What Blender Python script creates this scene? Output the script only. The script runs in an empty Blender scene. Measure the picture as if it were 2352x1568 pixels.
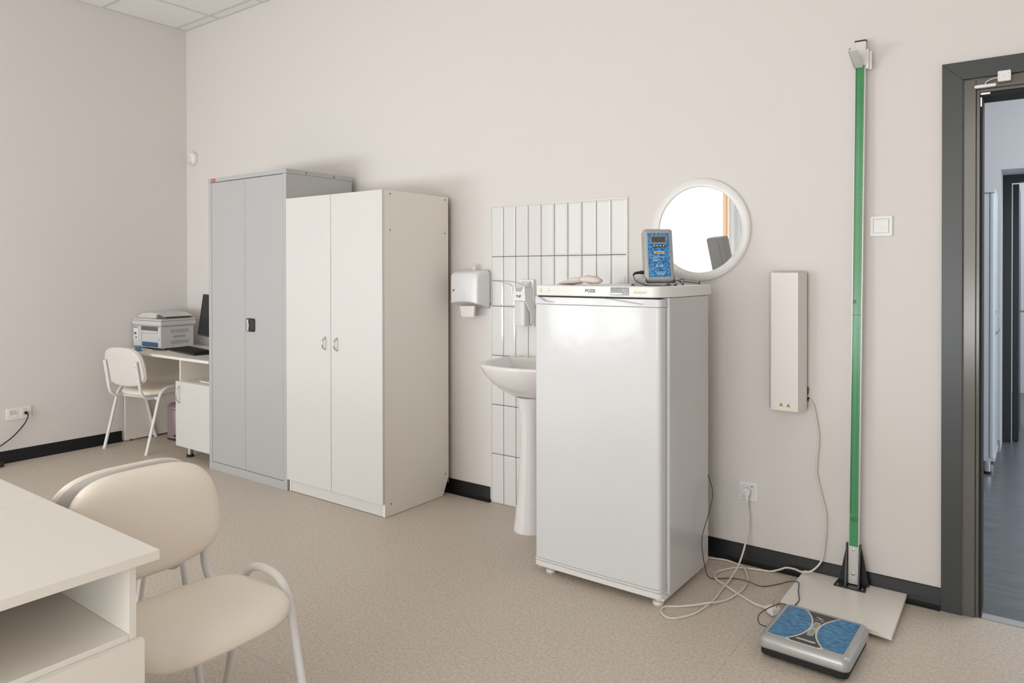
import bpy, bmesh, math, random
from mathutils import Vector, Matrix
random.seed(7)
S = bpy.context.scene
COL = S.collection
PI = math.pi

# ------------------------------------------------------------------ camera
R_ = Vector((0.80658757, 0.59111269, -0.00150956)).normalized()
F_ = Vector((-0.59110837, 0.80656469, -0.00665549)).normalized()
U_ = R_.cross(F_).normalized()
cam_d = bpy.data.cameras.new('camera')
cam = bpy.data.objects.new('camera', cam_d); COL.objects.link(cam)
cam.matrix_world = Matrix(((R_.x, U_.x, -F_.x, 5.90666), (R_.y, U_.y, -F_.y, -3.32154), (R_.z, U_.z, -F_.z, 1.35535), (0, 0, 0, 1)))
cam_d.sensor_width = 36.0
cam_d.lens = 1643.52 / 2352 * 36.0
cam_d.shift_y = -(784 - 633.458) / 2352
cam_d.clip_start = 0.02
S.camera = cam

# ------------------------------------------------------------------ world, light, exposure
W = bpy.data.worlds.new('world'); S.world = W; W.use_nodes = True
W.node_tree.nodes['Background'].inputs[0].default_value = (0.78, 0.87, 1.0, 1)
W.node_tree.nodes['Background'].inputs[1].default_value = 1.2
S.view_settings.view_transform = 'Standard'
S.view_settings.look = 'None'
S.view_settings.exposure = -0.12
S.view_settings.gamma = 1.0
S.view_settings.use_curve_mapping = False
S.cycles.max_bounces = 10
S.cycles.diffuse_bounces = 6
S.cycles.glossy_bounces = 4
S.cycles.transparent_max_bounces = 8
S.cycles.sample_clamp_indirect = 6.0

def area(name, loc, rot, sx, sy, power, color):
    d = bpy.data.lights.new(name, 'AREA'); d.shape = 'RECTANGLE'
    d.size = sx; d.size_y = sy; d.energy = power; d.color = color
    o = bpy.data.objects.new(name, d); COL.objects.link(o)
    o.location = loc; o.rotation_euler = rot
    return o
YF = -5.1                       # the window wall
# daylight outside the clear lower part of the two windows
area('daylight_window', (1.75, YF - .22, 0.80), (PI/2, 0, 0), 1.9, .60, 98, (0.91, 0.96, 1.0))
area('daylight_window', (5.05, YF - .22, 0.80), (PI/2, 0, 0), 2.6, .66, 62, (0.95, 0.98, 1.0))
# added overhead fill in the corridor; its daylight comes from round the corner
area('corridor_top_fill', (6.9, 1.6, 2.98), (0, 0, 0), 1.2, 1.2, 30, (1.0, 0.985, 0.98))
area('corridor_window_light', (8.9, 2.2, 1.5), (PI/2, 0, PI/2), 1.4, 1.6, 29, (0.90, 0.95, 1.0))
area('far_room_light', (6.6, 5.6, 2.6), (0, 0, 0), 1.0, 1.0, 26, (0.85, 0.92, 1.0))

# ------------------------------------------------------------------ materials
def lin(c):
    c = c / 255.0
    return c / 12.92 if c <= .04045 else ((c + .055) / 1.055) ** 2.4
def rgb(r, g, b): return (lin(r), lin(g), lin(b), 1)
def mat(name, col, rough=.5, metal=0, spec=.5, bump=None, coat=0, emit=None):
    m = bpy.data.materials.new(name); m.use_nodes = True
    nt = m.node_tree; b = nt.nodes['Principled BSDF']
    b.inputs['Base Color'].default_value = col
    b.inputs['Roughness'].default_value = rough
    b.inputs['Metallic'].default_value = metal
    b.inputs['Specular IOR Level'].default_value = spec
    b.inputs['Coat Weight'].default_value = coat
    if emit:
        b.inputs['Emission Color'].default_value = emit[0]; b.inputs['Emission Strength'].default_value = emit[1]
    if bump:
        tc = nt.nodes.new('ShaderNodeTexCoord'); n = nt.nodes.new('ShaderNodeTexNoise'); bp = nt.nodes.new('ShaderNodeBump')
        n.inputs['Scale'].default_value = bump[0]; bp.inputs['Strength'].default_value = bump[1]; bp.inputs['Distance'].default_value = bump[2]
        nt.links.new(tc.outputs['Object'], n.inputs['Vector']); nt.links.new(n.outputs['Fac'], bp.inputs['Height'])
        nt.links.new(bp.outputs['Normal'], b.inputs['Normal'])
    return m
def noisy(m, c1, c2, scale, detail=2, lo=.35, hi=.65, vec=(1, 1, 1)):
    nt = m.node_tree; b = nt.nodes['Principled BSDF']
    tc = nt.nodes.new('ShaderNodeTexCoord'); mp = nt.nodes.new('ShaderNodeMapping'); n = nt.nodes.new('ShaderNodeTexNoise'); r = nt.nodes.new('ShaderNodeValToRGB')
    mp.inputs['Scale'].default_value = vec
    n.inputs['Scale'].default_value = scale; n.inputs['Detail'].default_value = detail
    r.color_ramp.elements[0].position = lo; r.color_ramp.elements[1].position = hi
    r.color_ramp.elements[0].color = c1; r.color_ramp.elements[1].color = c2
    nt.links.new(tc.outputs['Object'], mp.inputs['Vector']); nt.links.new(mp.outputs['Vector'], n.inputs['Vector'])
    nt.links.new(n.outputs['Fac'], r.inputs['Fac']); nt.links.new(r.outputs['Color'], b.inputs['Base Color'])
    return m
M = {}
M['wall'] = mat('wall_paint', (0.715, 0.68, 0.655, 1), .75, spec=.25, bump=(90, .05, .002))
M['ceiling'] = mat('ceiling_panel', (0.80, 0.80, 0.785, 1), .9, spec=.1)
M['grid'] = mat('ceiling_grid_metal', (0.62, 0.62, 0.61, 1), .5)
M['black_skirting'] = mat('skirting_vinyl', (0.008, 0.008, 0.009, 1), .42, spec=.3, bump=(40, .1, .001))
M['metal_cab'] = mat('grey_powder_coat', (0.45, 0.452, 0.45, 1), .42, bump=(500, .03, .0005))
M['gap'] = mat('dark_gap', (0.16, 0.16, 0.16, 1), .7)
M['laminate'] = mat('white_laminate', (0.67, 0.655, 0.635, 1), .38, bump=(300, .03, .0005))
M['lam_edge'] = mat('laminate_edge_band', (0.66, 0.65, 0.66, 1), .45)
M['cream_lam'] = mat('cream_laminate', (0.82, 0.785, 0.72, 1), .35, bump=(300, .03, .0005))
M['chipboard'] = mat('hardboard_brown', (0.30, 0.20, 0.12, 1), .8)
M['screw'] = mat('screw_head', (0.22, 0.21, 0.20, 1), .5, 0.6)
M['chrome'] = mat('chrome', (0.80, 0.80, 0.80, 1), .12, 1)
M['brushed'] = mat('brushed_steel', (0.62, 0.62, 0.62, 1), .28, 1)
M['black'] = mat('black_plastic', (0.012, 0.012, 0.013, 1), .35)
M['matte_black'] = mat('black_rubber', (0.010, 0.010, 0.010, 1), .7)
M['tile'] = mat('glazed_tile', (0.74, 0.73, 0.72, 1), .08, coat=.3)
M['grout'] = mat('dark_grout', (0.055, 0.042, 0.036, 1), .9)
M['ceramic'] = mat('sanitary_ceramic', (0.78, 0.755, 0.745, 1), .12, coat=.3)
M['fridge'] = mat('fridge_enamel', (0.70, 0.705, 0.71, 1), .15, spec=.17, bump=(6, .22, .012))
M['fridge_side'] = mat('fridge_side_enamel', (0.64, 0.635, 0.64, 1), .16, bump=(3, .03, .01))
M['fridge_cap'] = mat('fridge_plastic', (0.80, 0.785, 0.77, 1), .3)
M['plastic_w'] = mat('white_plastic', (0.79, 0.78, 0.765, 1), .3)
M['plastic_c'] = mat('cool_white_plastic', (0.74, 0.745, 0.75, 1), .28)
M['plastic_g'] = mat('grey_plastic', (0.42, 0.43, 0.43, 1), .4)
M['soap_bottle'] = mat('frosted_bottle', (0.66, 0.65, 0.635, 1), .3)
M['paper'] = mat('paper', (0.80, 0.75, 0.715, 1), .9, spec=.1)
M['cloth'] = mat('white_cloth', (0.72, 0.65, 0.60, 1), .95, spec=.1, bump=(60, .3, .004))
M['cable_w'] = mat('cream_cable', (0.70, 0.65, 0.58, 1), .5)
M['cable_g'] = mat('dark_grey_cable', (0.065, 0.06, 0.055, 1), .5)
M['silver'] = mat('silver_plastic', (0.43, 0.43, 0.42, 1), .33, .35, bump=(700, .05, .0004))
M['silver_l'] = mat('bright_silver', (0.62, 0.60, 0.57, 1), .25, .4)
M['lcd'] = mat('lcd_window', (0.075, 0.07, 0.06, 1), .15)
M['charcoal'] = mat('charcoal_print', (0.035, 0.04, 0.045, 1), .35)
M['cream_line'] = mat('cream_print', (0.62, 0.58, 0.47, 1), .35)
M['pale_blue'] = mat('pale_blue_print', (0.30, 0.48, 0.60, 1), .35)
M['gold'] = mat('gold_print', (0.40, 0.27, 0.12, 1), .35)
M['orange'] = mat('orange_print', (0.65, 0.25, 0.05, 1), .35)
M['white_print'] = mat('white_print', (0.55, 0.70, 0.85, 1), .4)
M['blue'] = noisy(mat('blue_wave_print', (0, 0, 0, 1), .28), rgb(20, 82, 132), rgb(76, 148, 192), 105, 3, .33, .68, (.55, 1.3, 1))
M['blue_fine'] = noisy(mat('blue_speckle_print', (0, 0, 0, 1), .28), rgb(16, 74, 136), rgb(92, 168, 218), 150, 2, .36, .66)
M['green'] = mat('green_scale', (0.055, 0.285, 0.105, 1), .2)
M['green_ink'] = mat('dark_green_ink', (0.012, 0.075, 0.022, 1), .3)
M['lime'] = mat('pale_green_print', (0.52, 0.66, 0.36, 1), .4)
M['alu'] = mat('aluminium_profile', (0.66, 0.645, 0.63, 1), .35, .35)
M['uv_body'] = mat('enamel_cream_white', (0.755, 0.72, 0.69, 1), .4)
M['navy'] = mat('dark_blue_plate', (0.035, 0.065, 0.12, 1), .4)
M['yellow'] = mat('warning_yellow', (0.48, 0.36, 0.06, 1), .5)
M['red'] = mat('red_sticker', (0.62, 0.05, 0.03, 1), .5)
M['ink'] = mat('dark_ink', (0.05, 0.05, 0.055, 1), .6)
M['grey_ink'] = mat('grey_ink', (0.20, 0.21, 0.22, 1), .6)
M['violet_ink'] = mat('violet_ink', (0.08, 0.07, 0.13, 1), .6)
M['door'] = mat('door_anthracite', (0.041, 0.044, 0.047, 1), .33, bump=(220, .05, .0006))
M['door_frame'] = mat('door_frame_metal', (0.115, 0.108, 0.095, 1), .2, .25)
M['corr_wall'] = mat('corridor_paint', (0.66, 0.67, 0.685, 1), .8, spec=.2)
M['corr_cab'] = mat('corridor_cabinet_white', (0.60, 0.65, 0.68, 1), .35)
M['corr_dark'] = mat('corridor_door_dark', (0.012, 0.022, 0.027, 1), .35)
M['cushion'] = mat('cream_vinyl', (0.86, 0.775, 0.68, 1), .42, bump=(160, .06, .001))
M['shell'] = mat('cream_backing', (0.74, 0.695, 0.66, 1), .5)
M['chair_tube'] = mat('white_tube_enamel', (0.80, 0.79, 0.775, 1), .28)
M['printer'] = mat('printer_white', (0.62, 0.595, 0.585, 1), .45)
M['printer_g'] = mat('printer_grey_slot_shade', (0.12, 0.12, 0.12, 1), .6)  # grey of feet and display; stands for shade in slot and feeder
M['vent'] = mat('vent_grey', (0.40, 0.385, 0.38, 1), .6)
M['blue_tray'] = mat('tray_blue', (0.03, 0.12, 0.25, 1), .4)
M['note_blue'] = mat('note_blue', (0.13, 0.30, 0.43, 1), .7)
M['bin'] = mat('rose_enamel', (0.30, 0.22, 0.23, 1), .35)
M['screen'] = mat('screen_black', (0.010, 0.010, 0.011, 1), .4, spec=.2)
M['win_frame'] = mat('window_profile', (0.80, 0.80, 0.80, 1), .35)
def fabric(name, col, tcol, k):
    m = bpy.data.materials.new(name); m.use_nodes = True; nt = m.node_tree; nt.nodes.clear()
    o = nt.nodes.new('ShaderNodeOutputMaterial'); x = nt.nodes.new('ShaderNodeMixShader'); d = nt.nodes.new('ShaderNodeBsdfDiffuse'); t = nt.nodes.new('ShaderNodeBsdfTranslucent')
    d.inputs[0].default_value = col; t.inputs[0].default_value = tcol; x.inputs[0].default_value = k
    nt.links.new(d.outputs[0], x.inputs[1]); nt.links.new(t.outputs[0], x.inputs[2]); nt.links.new(x.outputs[0], o.inputs[0])
    return m
M['curtain'] = fabric('peach_curtain', (0.90, 0.74, 0.60, 1), (1.0, 0.85, 0.70, 1), .75)
M['sheer'] = fabric('sheer_curtain', (0.90, 0.90, 0.89, 1), (0.95, 0.95, 0.94, 1), .6)
M['blind'] = mat('backlit_blind', (0.85, 0.84, 0.82, 1), .9, emit=((1.0, 0.985, 0.96, 1), 1.55))
M['blind_bright'] = mat('bright_glow_blind', (0.85, 0.84, 0.82, 1), .9, emit=((1.0, 0.985, 0.95, 1), 3.0))  # stronger glow added to light the near desks and right-hand sides
# mirror and glass
M['mirror'] = mat('mirror_silver', (0.93, 0.94, 0.94, 1), .0, 1)
g = bpy.data.materials.new('window_glass'); g.use_nodes = True
nt = g.node_tree; nt.nodes.clear()
o_ = nt.nodes.new('ShaderNodeOutputMaterial'); mx = nt.nodes.new('ShaderNodeMixShader'); tr = nt.nodes.new('ShaderNodeBsdfTransparent'); gl = nt.nodes.new('ShaderNodeBsdfGlossy')
gl.inputs['Roughness'].default_value = .02; mx.inputs[0].default_value = .06
nt.links.new(tr.outputs[0], mx.inputs[1]); nt.links.new(gl.outputs[0], mx.inputs[2]); nt.links.new(mx.outputs[0], o_.inputs[0])
M['glass'] = g
# speckled vinyl floor with faint weld seams
def floor_mat():
    m = mat('speckled_vinyl', (0.4, 0.36, 0.32, 1), .34, spec=.4)
    nt = m.node_tree; b = nt.nodes['Principled BSDF']; L = nt.links.new
    tc = nt.nodes.new('ShaderNodeTexCoord')
    def N(t, **k):
        n = nt.nodes.new(t)
        for a, v in k.items(): n.inputs[a].default_value = v
        return n
    n1 = N('ShaderNodeTexNoise', Scale=85.0, Detail=3.0); n2 = N('ShaderNodeTexNoise', Scale=210.0, Detail=2.0); n3 = N('ShaderNodeTexNoise', Scale=1.1, Detail=2.0)
    for n in (n1, n2, n3): L(tc.outputs['Object'], n.inputs['Vector'])
    r1 = nt.nodes.new('ShaderNodeValToRGB'); e = r1.color_ramp.elements
    e[0].position = .36; e[0].color = (0.535, 0.465, 0.395, 1); e[1].position = .64; e[1].color = (0.645, 0.57, 0.485, 1)
    L(n1.outputs['Fac'], r1.inputs['Fac'])
    r2 = nt.nodes.new('ShaderNodeValToRGB'); e = r2.color_ramp.elements
    e[0].position = .30; e[0].color = (0.46, 0.44, 0.42, 1); e[1].position = .40; e[1].color = (1, 1, 1, 1)
    L(n2.outputs['Fac'], r2.inputs['Fac'])
    mu = nt.nodes.new('ShaderNodeMix'); mu.data_type = 'RGBA'; mu.blend_type = 'MULTIPLY'; mu.inputs[0].default_value = 1
    L(r1.outputs['Color'], mu.inputs[6]); L(r2.outputs['Color'], mu.inputs[7])
    # seams: lines of constant x
    sx = nt.nodes.new('ShaderNodeSeparateXYZ'); L(tc.outputs['Object'], sx.inputs[0])
    def near(sock, val, w):
        a = nt.nodes.new('ShaderNodeMath'); a.operation = 'SUBTRACT'; L(sock, a.inputs[0]); a.inputs[1].default_value = val
        c = nt.nodes.new('ShaderNodeMath'); c.operation = 'ABSOLUTE'; L(a.outputs[0], c.inputs[0])
        d = nt.nodes.new('ShaderNodeMath'); d.operation = 'LESS_THAN'; L(c.outputs[0], d.inputs[0]); d.inputs[1].default_value = w
        return d.outputs[0]
    s1 = near(sx.outputs['X'], 5.04, .0016); s2 = near(sx.outputs['Y'], -1.83, .0016)
    mxm = nt.nodes.new('ShaderNodeMath'); mxm.operation = 'MAXIMUM'; L(s1, mxm.inputs[0]); L(s2, mxm.inputs[1])
    sc = nt.nodes.new('ShaderNodeMath'); sc.operation = 'MULTIPLY'; L(mxm.outputs[0], sc.inputs[0]); sc.inputs[1].default_value = .28
    m2 = nt.nodes.new('ShaderNodeMix'); m2.data_type = 'RGBA'; L(sc.outputs[0], m2.inputs[0]); L(mu.outputs[2], m2.inputs[6]); m2.inputs[7].default_value = (.2, .17, .15, 1)
    L(m2.outputs[2], b.inputs['Base Color'])
    r3 = nt.nodes.new('ShaderNodeValToRGB'); e = r3.color_ramp.elements
    e[0].color = (.36, .36, .36, 1); e[1].color = (.50, .50, .50, 1); L(n3.outputs['Fac'], r3.inputs['Fac']); L(r3.outputs['Color'], b.inputs['Roughness'])
    return m
M['floor'] = floor_mat()
M['corr_floor'] = noisy(mat('grey_wood_vinyl', (0, 0, 0, 1), .30), rgb(84, 88, 91), rgb(106, 110, 114), 5, 4, .3, .7, (.9, 6, 1))
# green measuring tape: fine tick marks (object-space pattern)
def tape_mat():
    m = mat('green_measuring_tape', (0.055, 0.285, 0.105, 1), .22)
    nt = m.node_tree; b = nt.nodes['Principled BSDF']; L = nt.links.new
    tc = nt.nodes.new('ShaderNodeTexCoord'); sp = nt.nodes.new('ShaderNodeSeparateXYZ'); L(tc.outputs['Object'], sp.inputs[0])
    def mth(op, a, v):
        n = nt.nodes.new('ShaderNodeMath'); n.operation = op
        if isinstance(a, float): n.inputs[0].default_value = a
        else: L(a, n.inputs[0])
        if v is not None:
            if isinstance(v, float): n.inputs[1].default_value = v
            else: L(v, n.inputs[1])
        return n.outputs[0]
    z = sp.outputs['Z']; x = sp.outputs['X']
    fine = mth('LESS_THAN', mth('MODULO', z, .002), .0011)
    cm = mth('LESS_THAN', mth('MODULO', z, .010), .0012)
    a = mth('MULTIPLY', fine, mth('LESS_THAN', x, -.0098))
    c = mth('MULTIPLY', cm, mth('LESS_THAN', x, -.0035))
    t = mth('MULTIPLY', mth('MAXIMUM', a, c), mth('GREATER_THAN', z, .305))
    mx = nt.nodes.new('ShaderNodeMix'); mx.data_type = 'RGBA'; L(t, mx.inputs[0])
    mx.inputs[6].default_value = (0.055, 0.285, 0.105, 1); mx.inputs[7].default_value = (0.012, 0.075, 0.022, 1)
    L(mx.outputs[2], b.inputs['Base Color'])
    return m
M['tape'] = tape_mat()

# ------------------------------------------------------------------ mesh helpers
class MB:
    """collects shapes; build() links them as one mesh object"""
    def __init__(s): s.v = []; s.f = []; s.mi = []; s.cur = 0
    def add(s, vs, fs):
        o = len(s.v); s.v += [tuple(p) for p in vs]
        for f in fs: s.f.append([i + o for i in f]); s.mi.append(s.cur)
        return s
    def use(s, i): s.cur = i; return s
    def box(s, x0, x1, y0, y1, z0, z1):
        return s.add([(x0, y0, z0), (x1, y0, z0), (x1, y1, z0), (x0, y1, z0), (x0, y0, z1), (x1, y0, z1), (x1, y1, z1), (x0, y1, z1)],
                     [(0, 3, 2, 1), (4, 5, 6, 7), (0, 1, 5, 4), (1, 2, 6, 5), (2, 3, 7, 6), (3, 0, 4, 7)])
    def prism(s, poly, plane, a, b):
        def P(p, h):
            if plane == 'xy': return (p[0], p[1], h)
            if plane == 'xz': return (p[0], h, p[1])
            return (h, p[0], p[1])
        n = len(poly); vs = [P(p, a) for p in poly] + [P(p, b) for p in poly]
        fs = [tuple(range(n))[::-1], tuple(range(n, 2 * n))] + [(i, (i + 1) % n, n + (i + 1) % n, n + i) for i in range(n)]
        return s.add(vs, fs)
    def cyl(s, c, r, h, axis='z', n=24, r2=None):
        r2 = r if r2 is None else r2
        vs = []
        for k, (rr, hh) in enumerate(((r, 0), (r2, h))):
            for i in range(n):
                a = 2 * PI * i / n; p, q = rr * math.cos(a), rr * math.sin(a)
                if axis == 'z': vs.append((c[0] + p, c[1] + q, c[2] + hh))
                elif axis == 'y': vs.append((c[0] + p, c[1] + hh, c[2] + q))
                else: vs.append((c[0] + hh, c[1] + p, c[2] + q))
        fs = [tuple(range(n)), tuple(range(n, 2 * n))] + [(i, (i + 1) % n, n + (i + 1) % n, n + i) for i in range(n)]
        return s.add(vs, fs)
    def lathe(s, prof, c, axis='z', n=40, sx=1, sy=1, close=False):
        vs = []
        for r, h in prof:
            for i in range(n):
                a = 2 * PI * i / n; p, q = r * math.cos(a) * sx, r * math.sin(a) * sy
                if axis == 'z': vs.append((c[0] + p, c[1] + q, c[2] + h))
                else: vs.append((c[0] + p, c[1] + h, c[2] + q))
        m = len(prof); fs = []
        for k in range(m - (0 if close else 1)):
            k2 = (k + 1) % m
            for i in range(n): fs.append((k * n + i, k * n + (i + 1) % n, k2 * n + (i + 1) % n, k2 * n + i))
        if not close:
            fs += [tuple(range(n)), tuple(range((m - 1) * n, m * n))]
        return s.add(vs, fs)
    def tube(s, path, r, n=10, closed=False, sq=1.0):
        P = [Vector(p) for p in path]; m = len(P)
        rr = r if isinstance(r, (list, tuple)) else [r] * m
        T = []
        for i in range(m):
            a = P[(i - 1) % m] if (closed or i > 0) else P[i]; b = P[(i + 1) % m] if (closed or i < m - 1) else P[i]
            T.append((b - a).normalized())
        up = Vector((0, 0, 1)) if abs(T[0].z) < .9 else Vector((1, 0, 0))
        N = (up - T[0] * up.dot(T[0])).normalized(); vs = []
        for i in range(m):
            if i: 
                N = N - T[i] * N.dot(T[i]); N = N.normalized() if N.length > 1e-6 else Vector((1, 0, 0))
            B = T[i].cross(N)
            for k in range(n):
                a = 2 * PI * k / n; vs.append(P[i] + (N * math.cos(a) + B * math.sin(a) * sq) * rr[i])
        fs = []
        for i in range(m - (0 if closed else 1)):
            j = (i + 1) % m
            for k in range(n): fs.append((i * n + k, i * n + (k + 1) % n, j * n + (k + 1) % n, j * n + k))
        if not closed: fs += [tuple(range(n)), tuple(range((m - 1) * n, m * n))]
        return s.add(vs, fs)
    def rings(s, rings, cap0=True, cap1=True):
        n = len(rings[0]); vs = [p for r in rings for p in r]; fs = []
        for k in range(len(rings) - 1):
            for i in range(n): fs.append((k * n + i, k * n + (i + 1) % n, (k + 1) * n + (i + 1) % n, (k + 1) * n + i))
        for k, on in ((0, cap0), (len(rings) - 1, cap1)):
            if on:
                c = sum((Vector(p) for p in rings[k]), Vector()) / n; vs.append(tuple(c)); ci = len(vs) - 1
                for i in range(n): fs.append((k * n + i, k * n + (i + 1) % n, ci))
        return s.add(vs, fs)
    def build(s, name, m, parent=None, bev=0, seg=2, smooth=True, local=False, sharp=38):
        me = bpy.data.meshes.new(name)
        vs = s.v
        if parent is not None and not local:
            inv = world(parent).inverted(); vs = [tuple(inv @ Vector(p)) for p in vs]
        me.from_pydata(vs, [], s.f)
        ms = m if isinstance(m, (list, tuple)) else [m]
        for x in ms: me.materials.append(M[x])
        me.polygons.foreach_set('material_index', s.mi)
        bm = bmesh.new(); bm.from_mesh(me); bmesh.ops.recalc_face_normals(bm, faces=bm.faces); bm.to_mesh(me); bm.free()
        if smooth:
            me.polygons.foreach_set('use_smooth', [True] * len(me.polygons)); me.set_sharp_from_angle(angle=math.radians(sharp))
        o = bpy.data.objects.new(name, me); COL.objects.link(o)
        if parent is not None: o.parent = parent
        if bev:
            b = o.modifiers.new('bevel', 'BEVEL'); b.width = bev; b.segments = seg; b.limit_method = 'ANGLE'; b.angle_limit = math.radians(38)
            b.harden_normals = True
        me.update()
        return o
WM = {}
def world(o):
    if o.name in WM: return WM[o.name]
    m = o.matrix_basis.copy()
    return (world(o.parent) @ m) if o.parent else m
def thing(name, label, cat, loc=(0, 0, 0), rz=0, group=None):
    o = bpy.data.objects.new(name, None); COL.objects.link(o)
    o.empty_display_size = .1; o.location = loc; o.rotation_euler = (0, 0, rz)
    tag(o, label, cat, group)
    return o
def tag(o, label, cat, group=None):
    o['label'] = label; o['category'] = cat
    if group: o['group'] = group
    return o
def struct(o): o['kind'] = 'structure'; return o
def rpath(pts, r, k=7):
    """polyline with rounded corners"""
    P = [Vector(p) for p in pts]; out = [P[0]]
    for i in range(1, len(P) - 1):
        a, b, c = P[i - 1], P[i], P[i + 1]
        d = min(r, (a - b).length * .49, (c - b).length * .49)
        p0 = b + (a - b).normalized() * d; p1 = b + (c - b).normalized() * d
        for j in range(k + 1):
            t = j / k; out.append(p0 * (1 - t) ** 2 + b * 2 * t * (1 - t) + p1 * t * t)
    out.append(P[-1]); return out
def spline(pts, k=8):
    """Catmull-Rom through the points"""
    P = [Vector(p) for p in pts]; P = [P[0] * 2 - P[1]] + P + [P[-1] * 2 - P[-2]]; out = []
    for i in range(1, len(P) - 2):
        p0, p1, p2, p3 = P[i - 1:i + 3]
        for j in range(k):
            t = j / k
            out.append(.5 * ((2 * p1) + (p2 - p0) * t + (2 * p0 - 5 * p1 + 4 * p2 - p3) * t * t + (-p0 + 3 * p1 - 3 * p2 + p3) * t ** 3))
    out.append(P[-2]); return out
def rrect(x0, x1, y0, y1, r, n=6):
    out = []
    for cx, cy, a0 in ((x1 - r, y1 - r, 0), (x0 + r, y1 - r, 90), (x0 + r, y0 + r, 180), (x1 - r, y0 + r, 270)):
        for j in range(n + 1):
            a = math.radians(a0 + 90 * j / n); out.append((cx + r * math.cos(a), cy + r * math.sin(a)))
    return out
def text(body, size, name, m, parent, mw, align='CENTER', extrude=.0003, space=1.0, line=1.0, bold=0):
    """lettering turned into a mesh; mw places it (text lies in its local xy plane)"""
    cu = bpy.data.curves.new(name, 'FONT'); cu.body = body; cu.size = size; cu.align_x = align; cu.align_y = 'CENTER'
    cu.extrude = extrude; cu.space_character = space; cu.space_line = line; cu.offset = bold; cu.resolution_u = 2
    t = bpy.data.objects.new(name, cu); COL.objects.link(t)
    bpy.context.view_layer.update()
    me = bpy.data.meshes.new_from_object(t.evaluated_get(bpy.context.evaluated_depsgraph_get()))
    bpy.data.objects.remove(t); bpy.data.curves.remove(cu)
    me.transform(mw); me.materials.clear(); me.materials.append(M[m])
    o = bpy.data.objects.new(name, me); COL.objects.link(o); o.parent = parent
    return o
def facing_y(x, y, z): return Matrix.Translation((x, y, z)) @ Matrix.Rotation(PI / 2, 4, 'X')       # lettering seen from -y

# ------------------------------------------------------------------ the room
H = 3.422; XR = 7.3
DX0, DX1, DZ = 5.603, 6.66, 2.171            # outer edge of the door casing
OX0, OX1, OZ = 5.70, 6.56, 2.072             # opening in the wall
b = MB(); b.box(0, XR, YF, .0, -.08, 0); struct(b.build('floor', 'floor'))
b = MB(); b.box(-.1, XR + .1, YF - .3, .16, H, H + .08); struct(b.build('ceiling', 'ceiling'))
b = MB()
x = .515 % .6
while x < XR: b.box(x - .012, x + .012, YF + .001, -.019, H - .0036, H + .001); x += .6
y = -.095
while y > YF: b.box(.019, XR - .001, y - .012, y + .012, H - .0033, H + .001); y -= .594
b.box(.0005, .018, YF + .001, -.0185, H - .003, H + .0012); b.box(.0005, XR - .001, -.018, -.0005, H - .003, H + .0012)
o = struct(b.build('trim_1', 'grid', bev=0)); o['label'] = 'ceiling grid'
b = MB(); b.box(-.1, OX0, 0, .16, 0, H); b.box(OX1, XR + .1, 0, .16, 0, H); b.box(OX0, OX1, 0, .16, OZ, H); struct(b.build('wall_back', 'wall'))
b = MB(); b.box(-.1, 0, YF, 0, 0, H); struct(b.build('wall_left', 'wall'))
b = MB(); b.box(XR, XR + .1, YF, 0, 0, H); struct(b.build('wall_right', 'wall'))
WINS = ((.35, 3.42), (3.75, 6.35)); WZ0, WZ1 = .45, 3.0
b = MB(); b.box(-.1, XR + .1, YF - .25, YF, 0, WZ0); b.box(-.1, XR + .1, YF - .25, YF, WZ1, H)
b.box(-.1, WINS[0][0], YF - .25, YF, WZ0, WZ1); b.box(WINS[0][1], WINS[1][0], YF - .25, YF, WZ0, WZ1); b.box(WINS[1][1], XR + .1, YF - .25, YF, WZ0, WZ1)
struct(b.build('wall_front', 'wall'))
for i, (x0, x1) in enumerate(WINS):
    b = MB(); fy = YF - .16
    for a0, a1 in ((x0, x0 + .06), ((x0 + x1) / 2 - .04, (x0 + x1) / 2 + .04), (x1 - .06, x1)): b.box(a0, a1, fy, fy + .06, WZ0, WZ1)
    for c0, c1 in ((WZ0, WZ0 + .06), (1.97, 2.03), (WZ1 - .06, WZ1)): b.box(x0 + .06, x1 - .06, fy + .002, fy + .058, c0, c1)
    w = struct(b.build('window_%d' % (i + 1), 'win_frame'))
    b = MB(); b.box(x0 + .06, x1 - .06, fy + .026, fy + .034, WZ0 + .06, WZ1 - .06); b.build('pane', 'glass', w)
    b = MB(); b.box(x0 - .05, x1 + .05, fy + .06, YF + .05, WZ0 - .03, WZ0); b.build('sill', 'win_frame', w, bev=.004)
    xb = 2.93 if i == 0 else x1 - .02
    b = MB(); b.box(x0 + .02, xb, YF - .055, YF - .052, 1.14, WZ1 - .01); b.cyl((x0 + .02, YF - .054, 1.14), .012, xb - x0 - .02, 'x', 12); b.build('blind', 'blind' if i == 0 else 'blind_bright', w)
def drape(x0, x1, y, m, label, waves):
    pts = []; n = 8 * waves
    for k in range(n + 1): pts.append((x0 + (x1 - x0) * k / n, y + .016 * math.sin(2 * PI * waves * k / n)))
    pts += [(px, py + .002) for px, py in pts[::-1]]
    b = MB(); b.prism(pts, 'xy', .05, 3.2); tag(b.build('curtain', m), label, 'curtain')
drape(2.90, 2.965, YF + .05, 'curtain', 'narrow peach curtain at the window, seen in the round mirror', 2)
drape(2.97, 3.50, YF + .04, 'sheer', 'pale sheer curtain beside the peach one, seen in the round mirror', 7)
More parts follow.
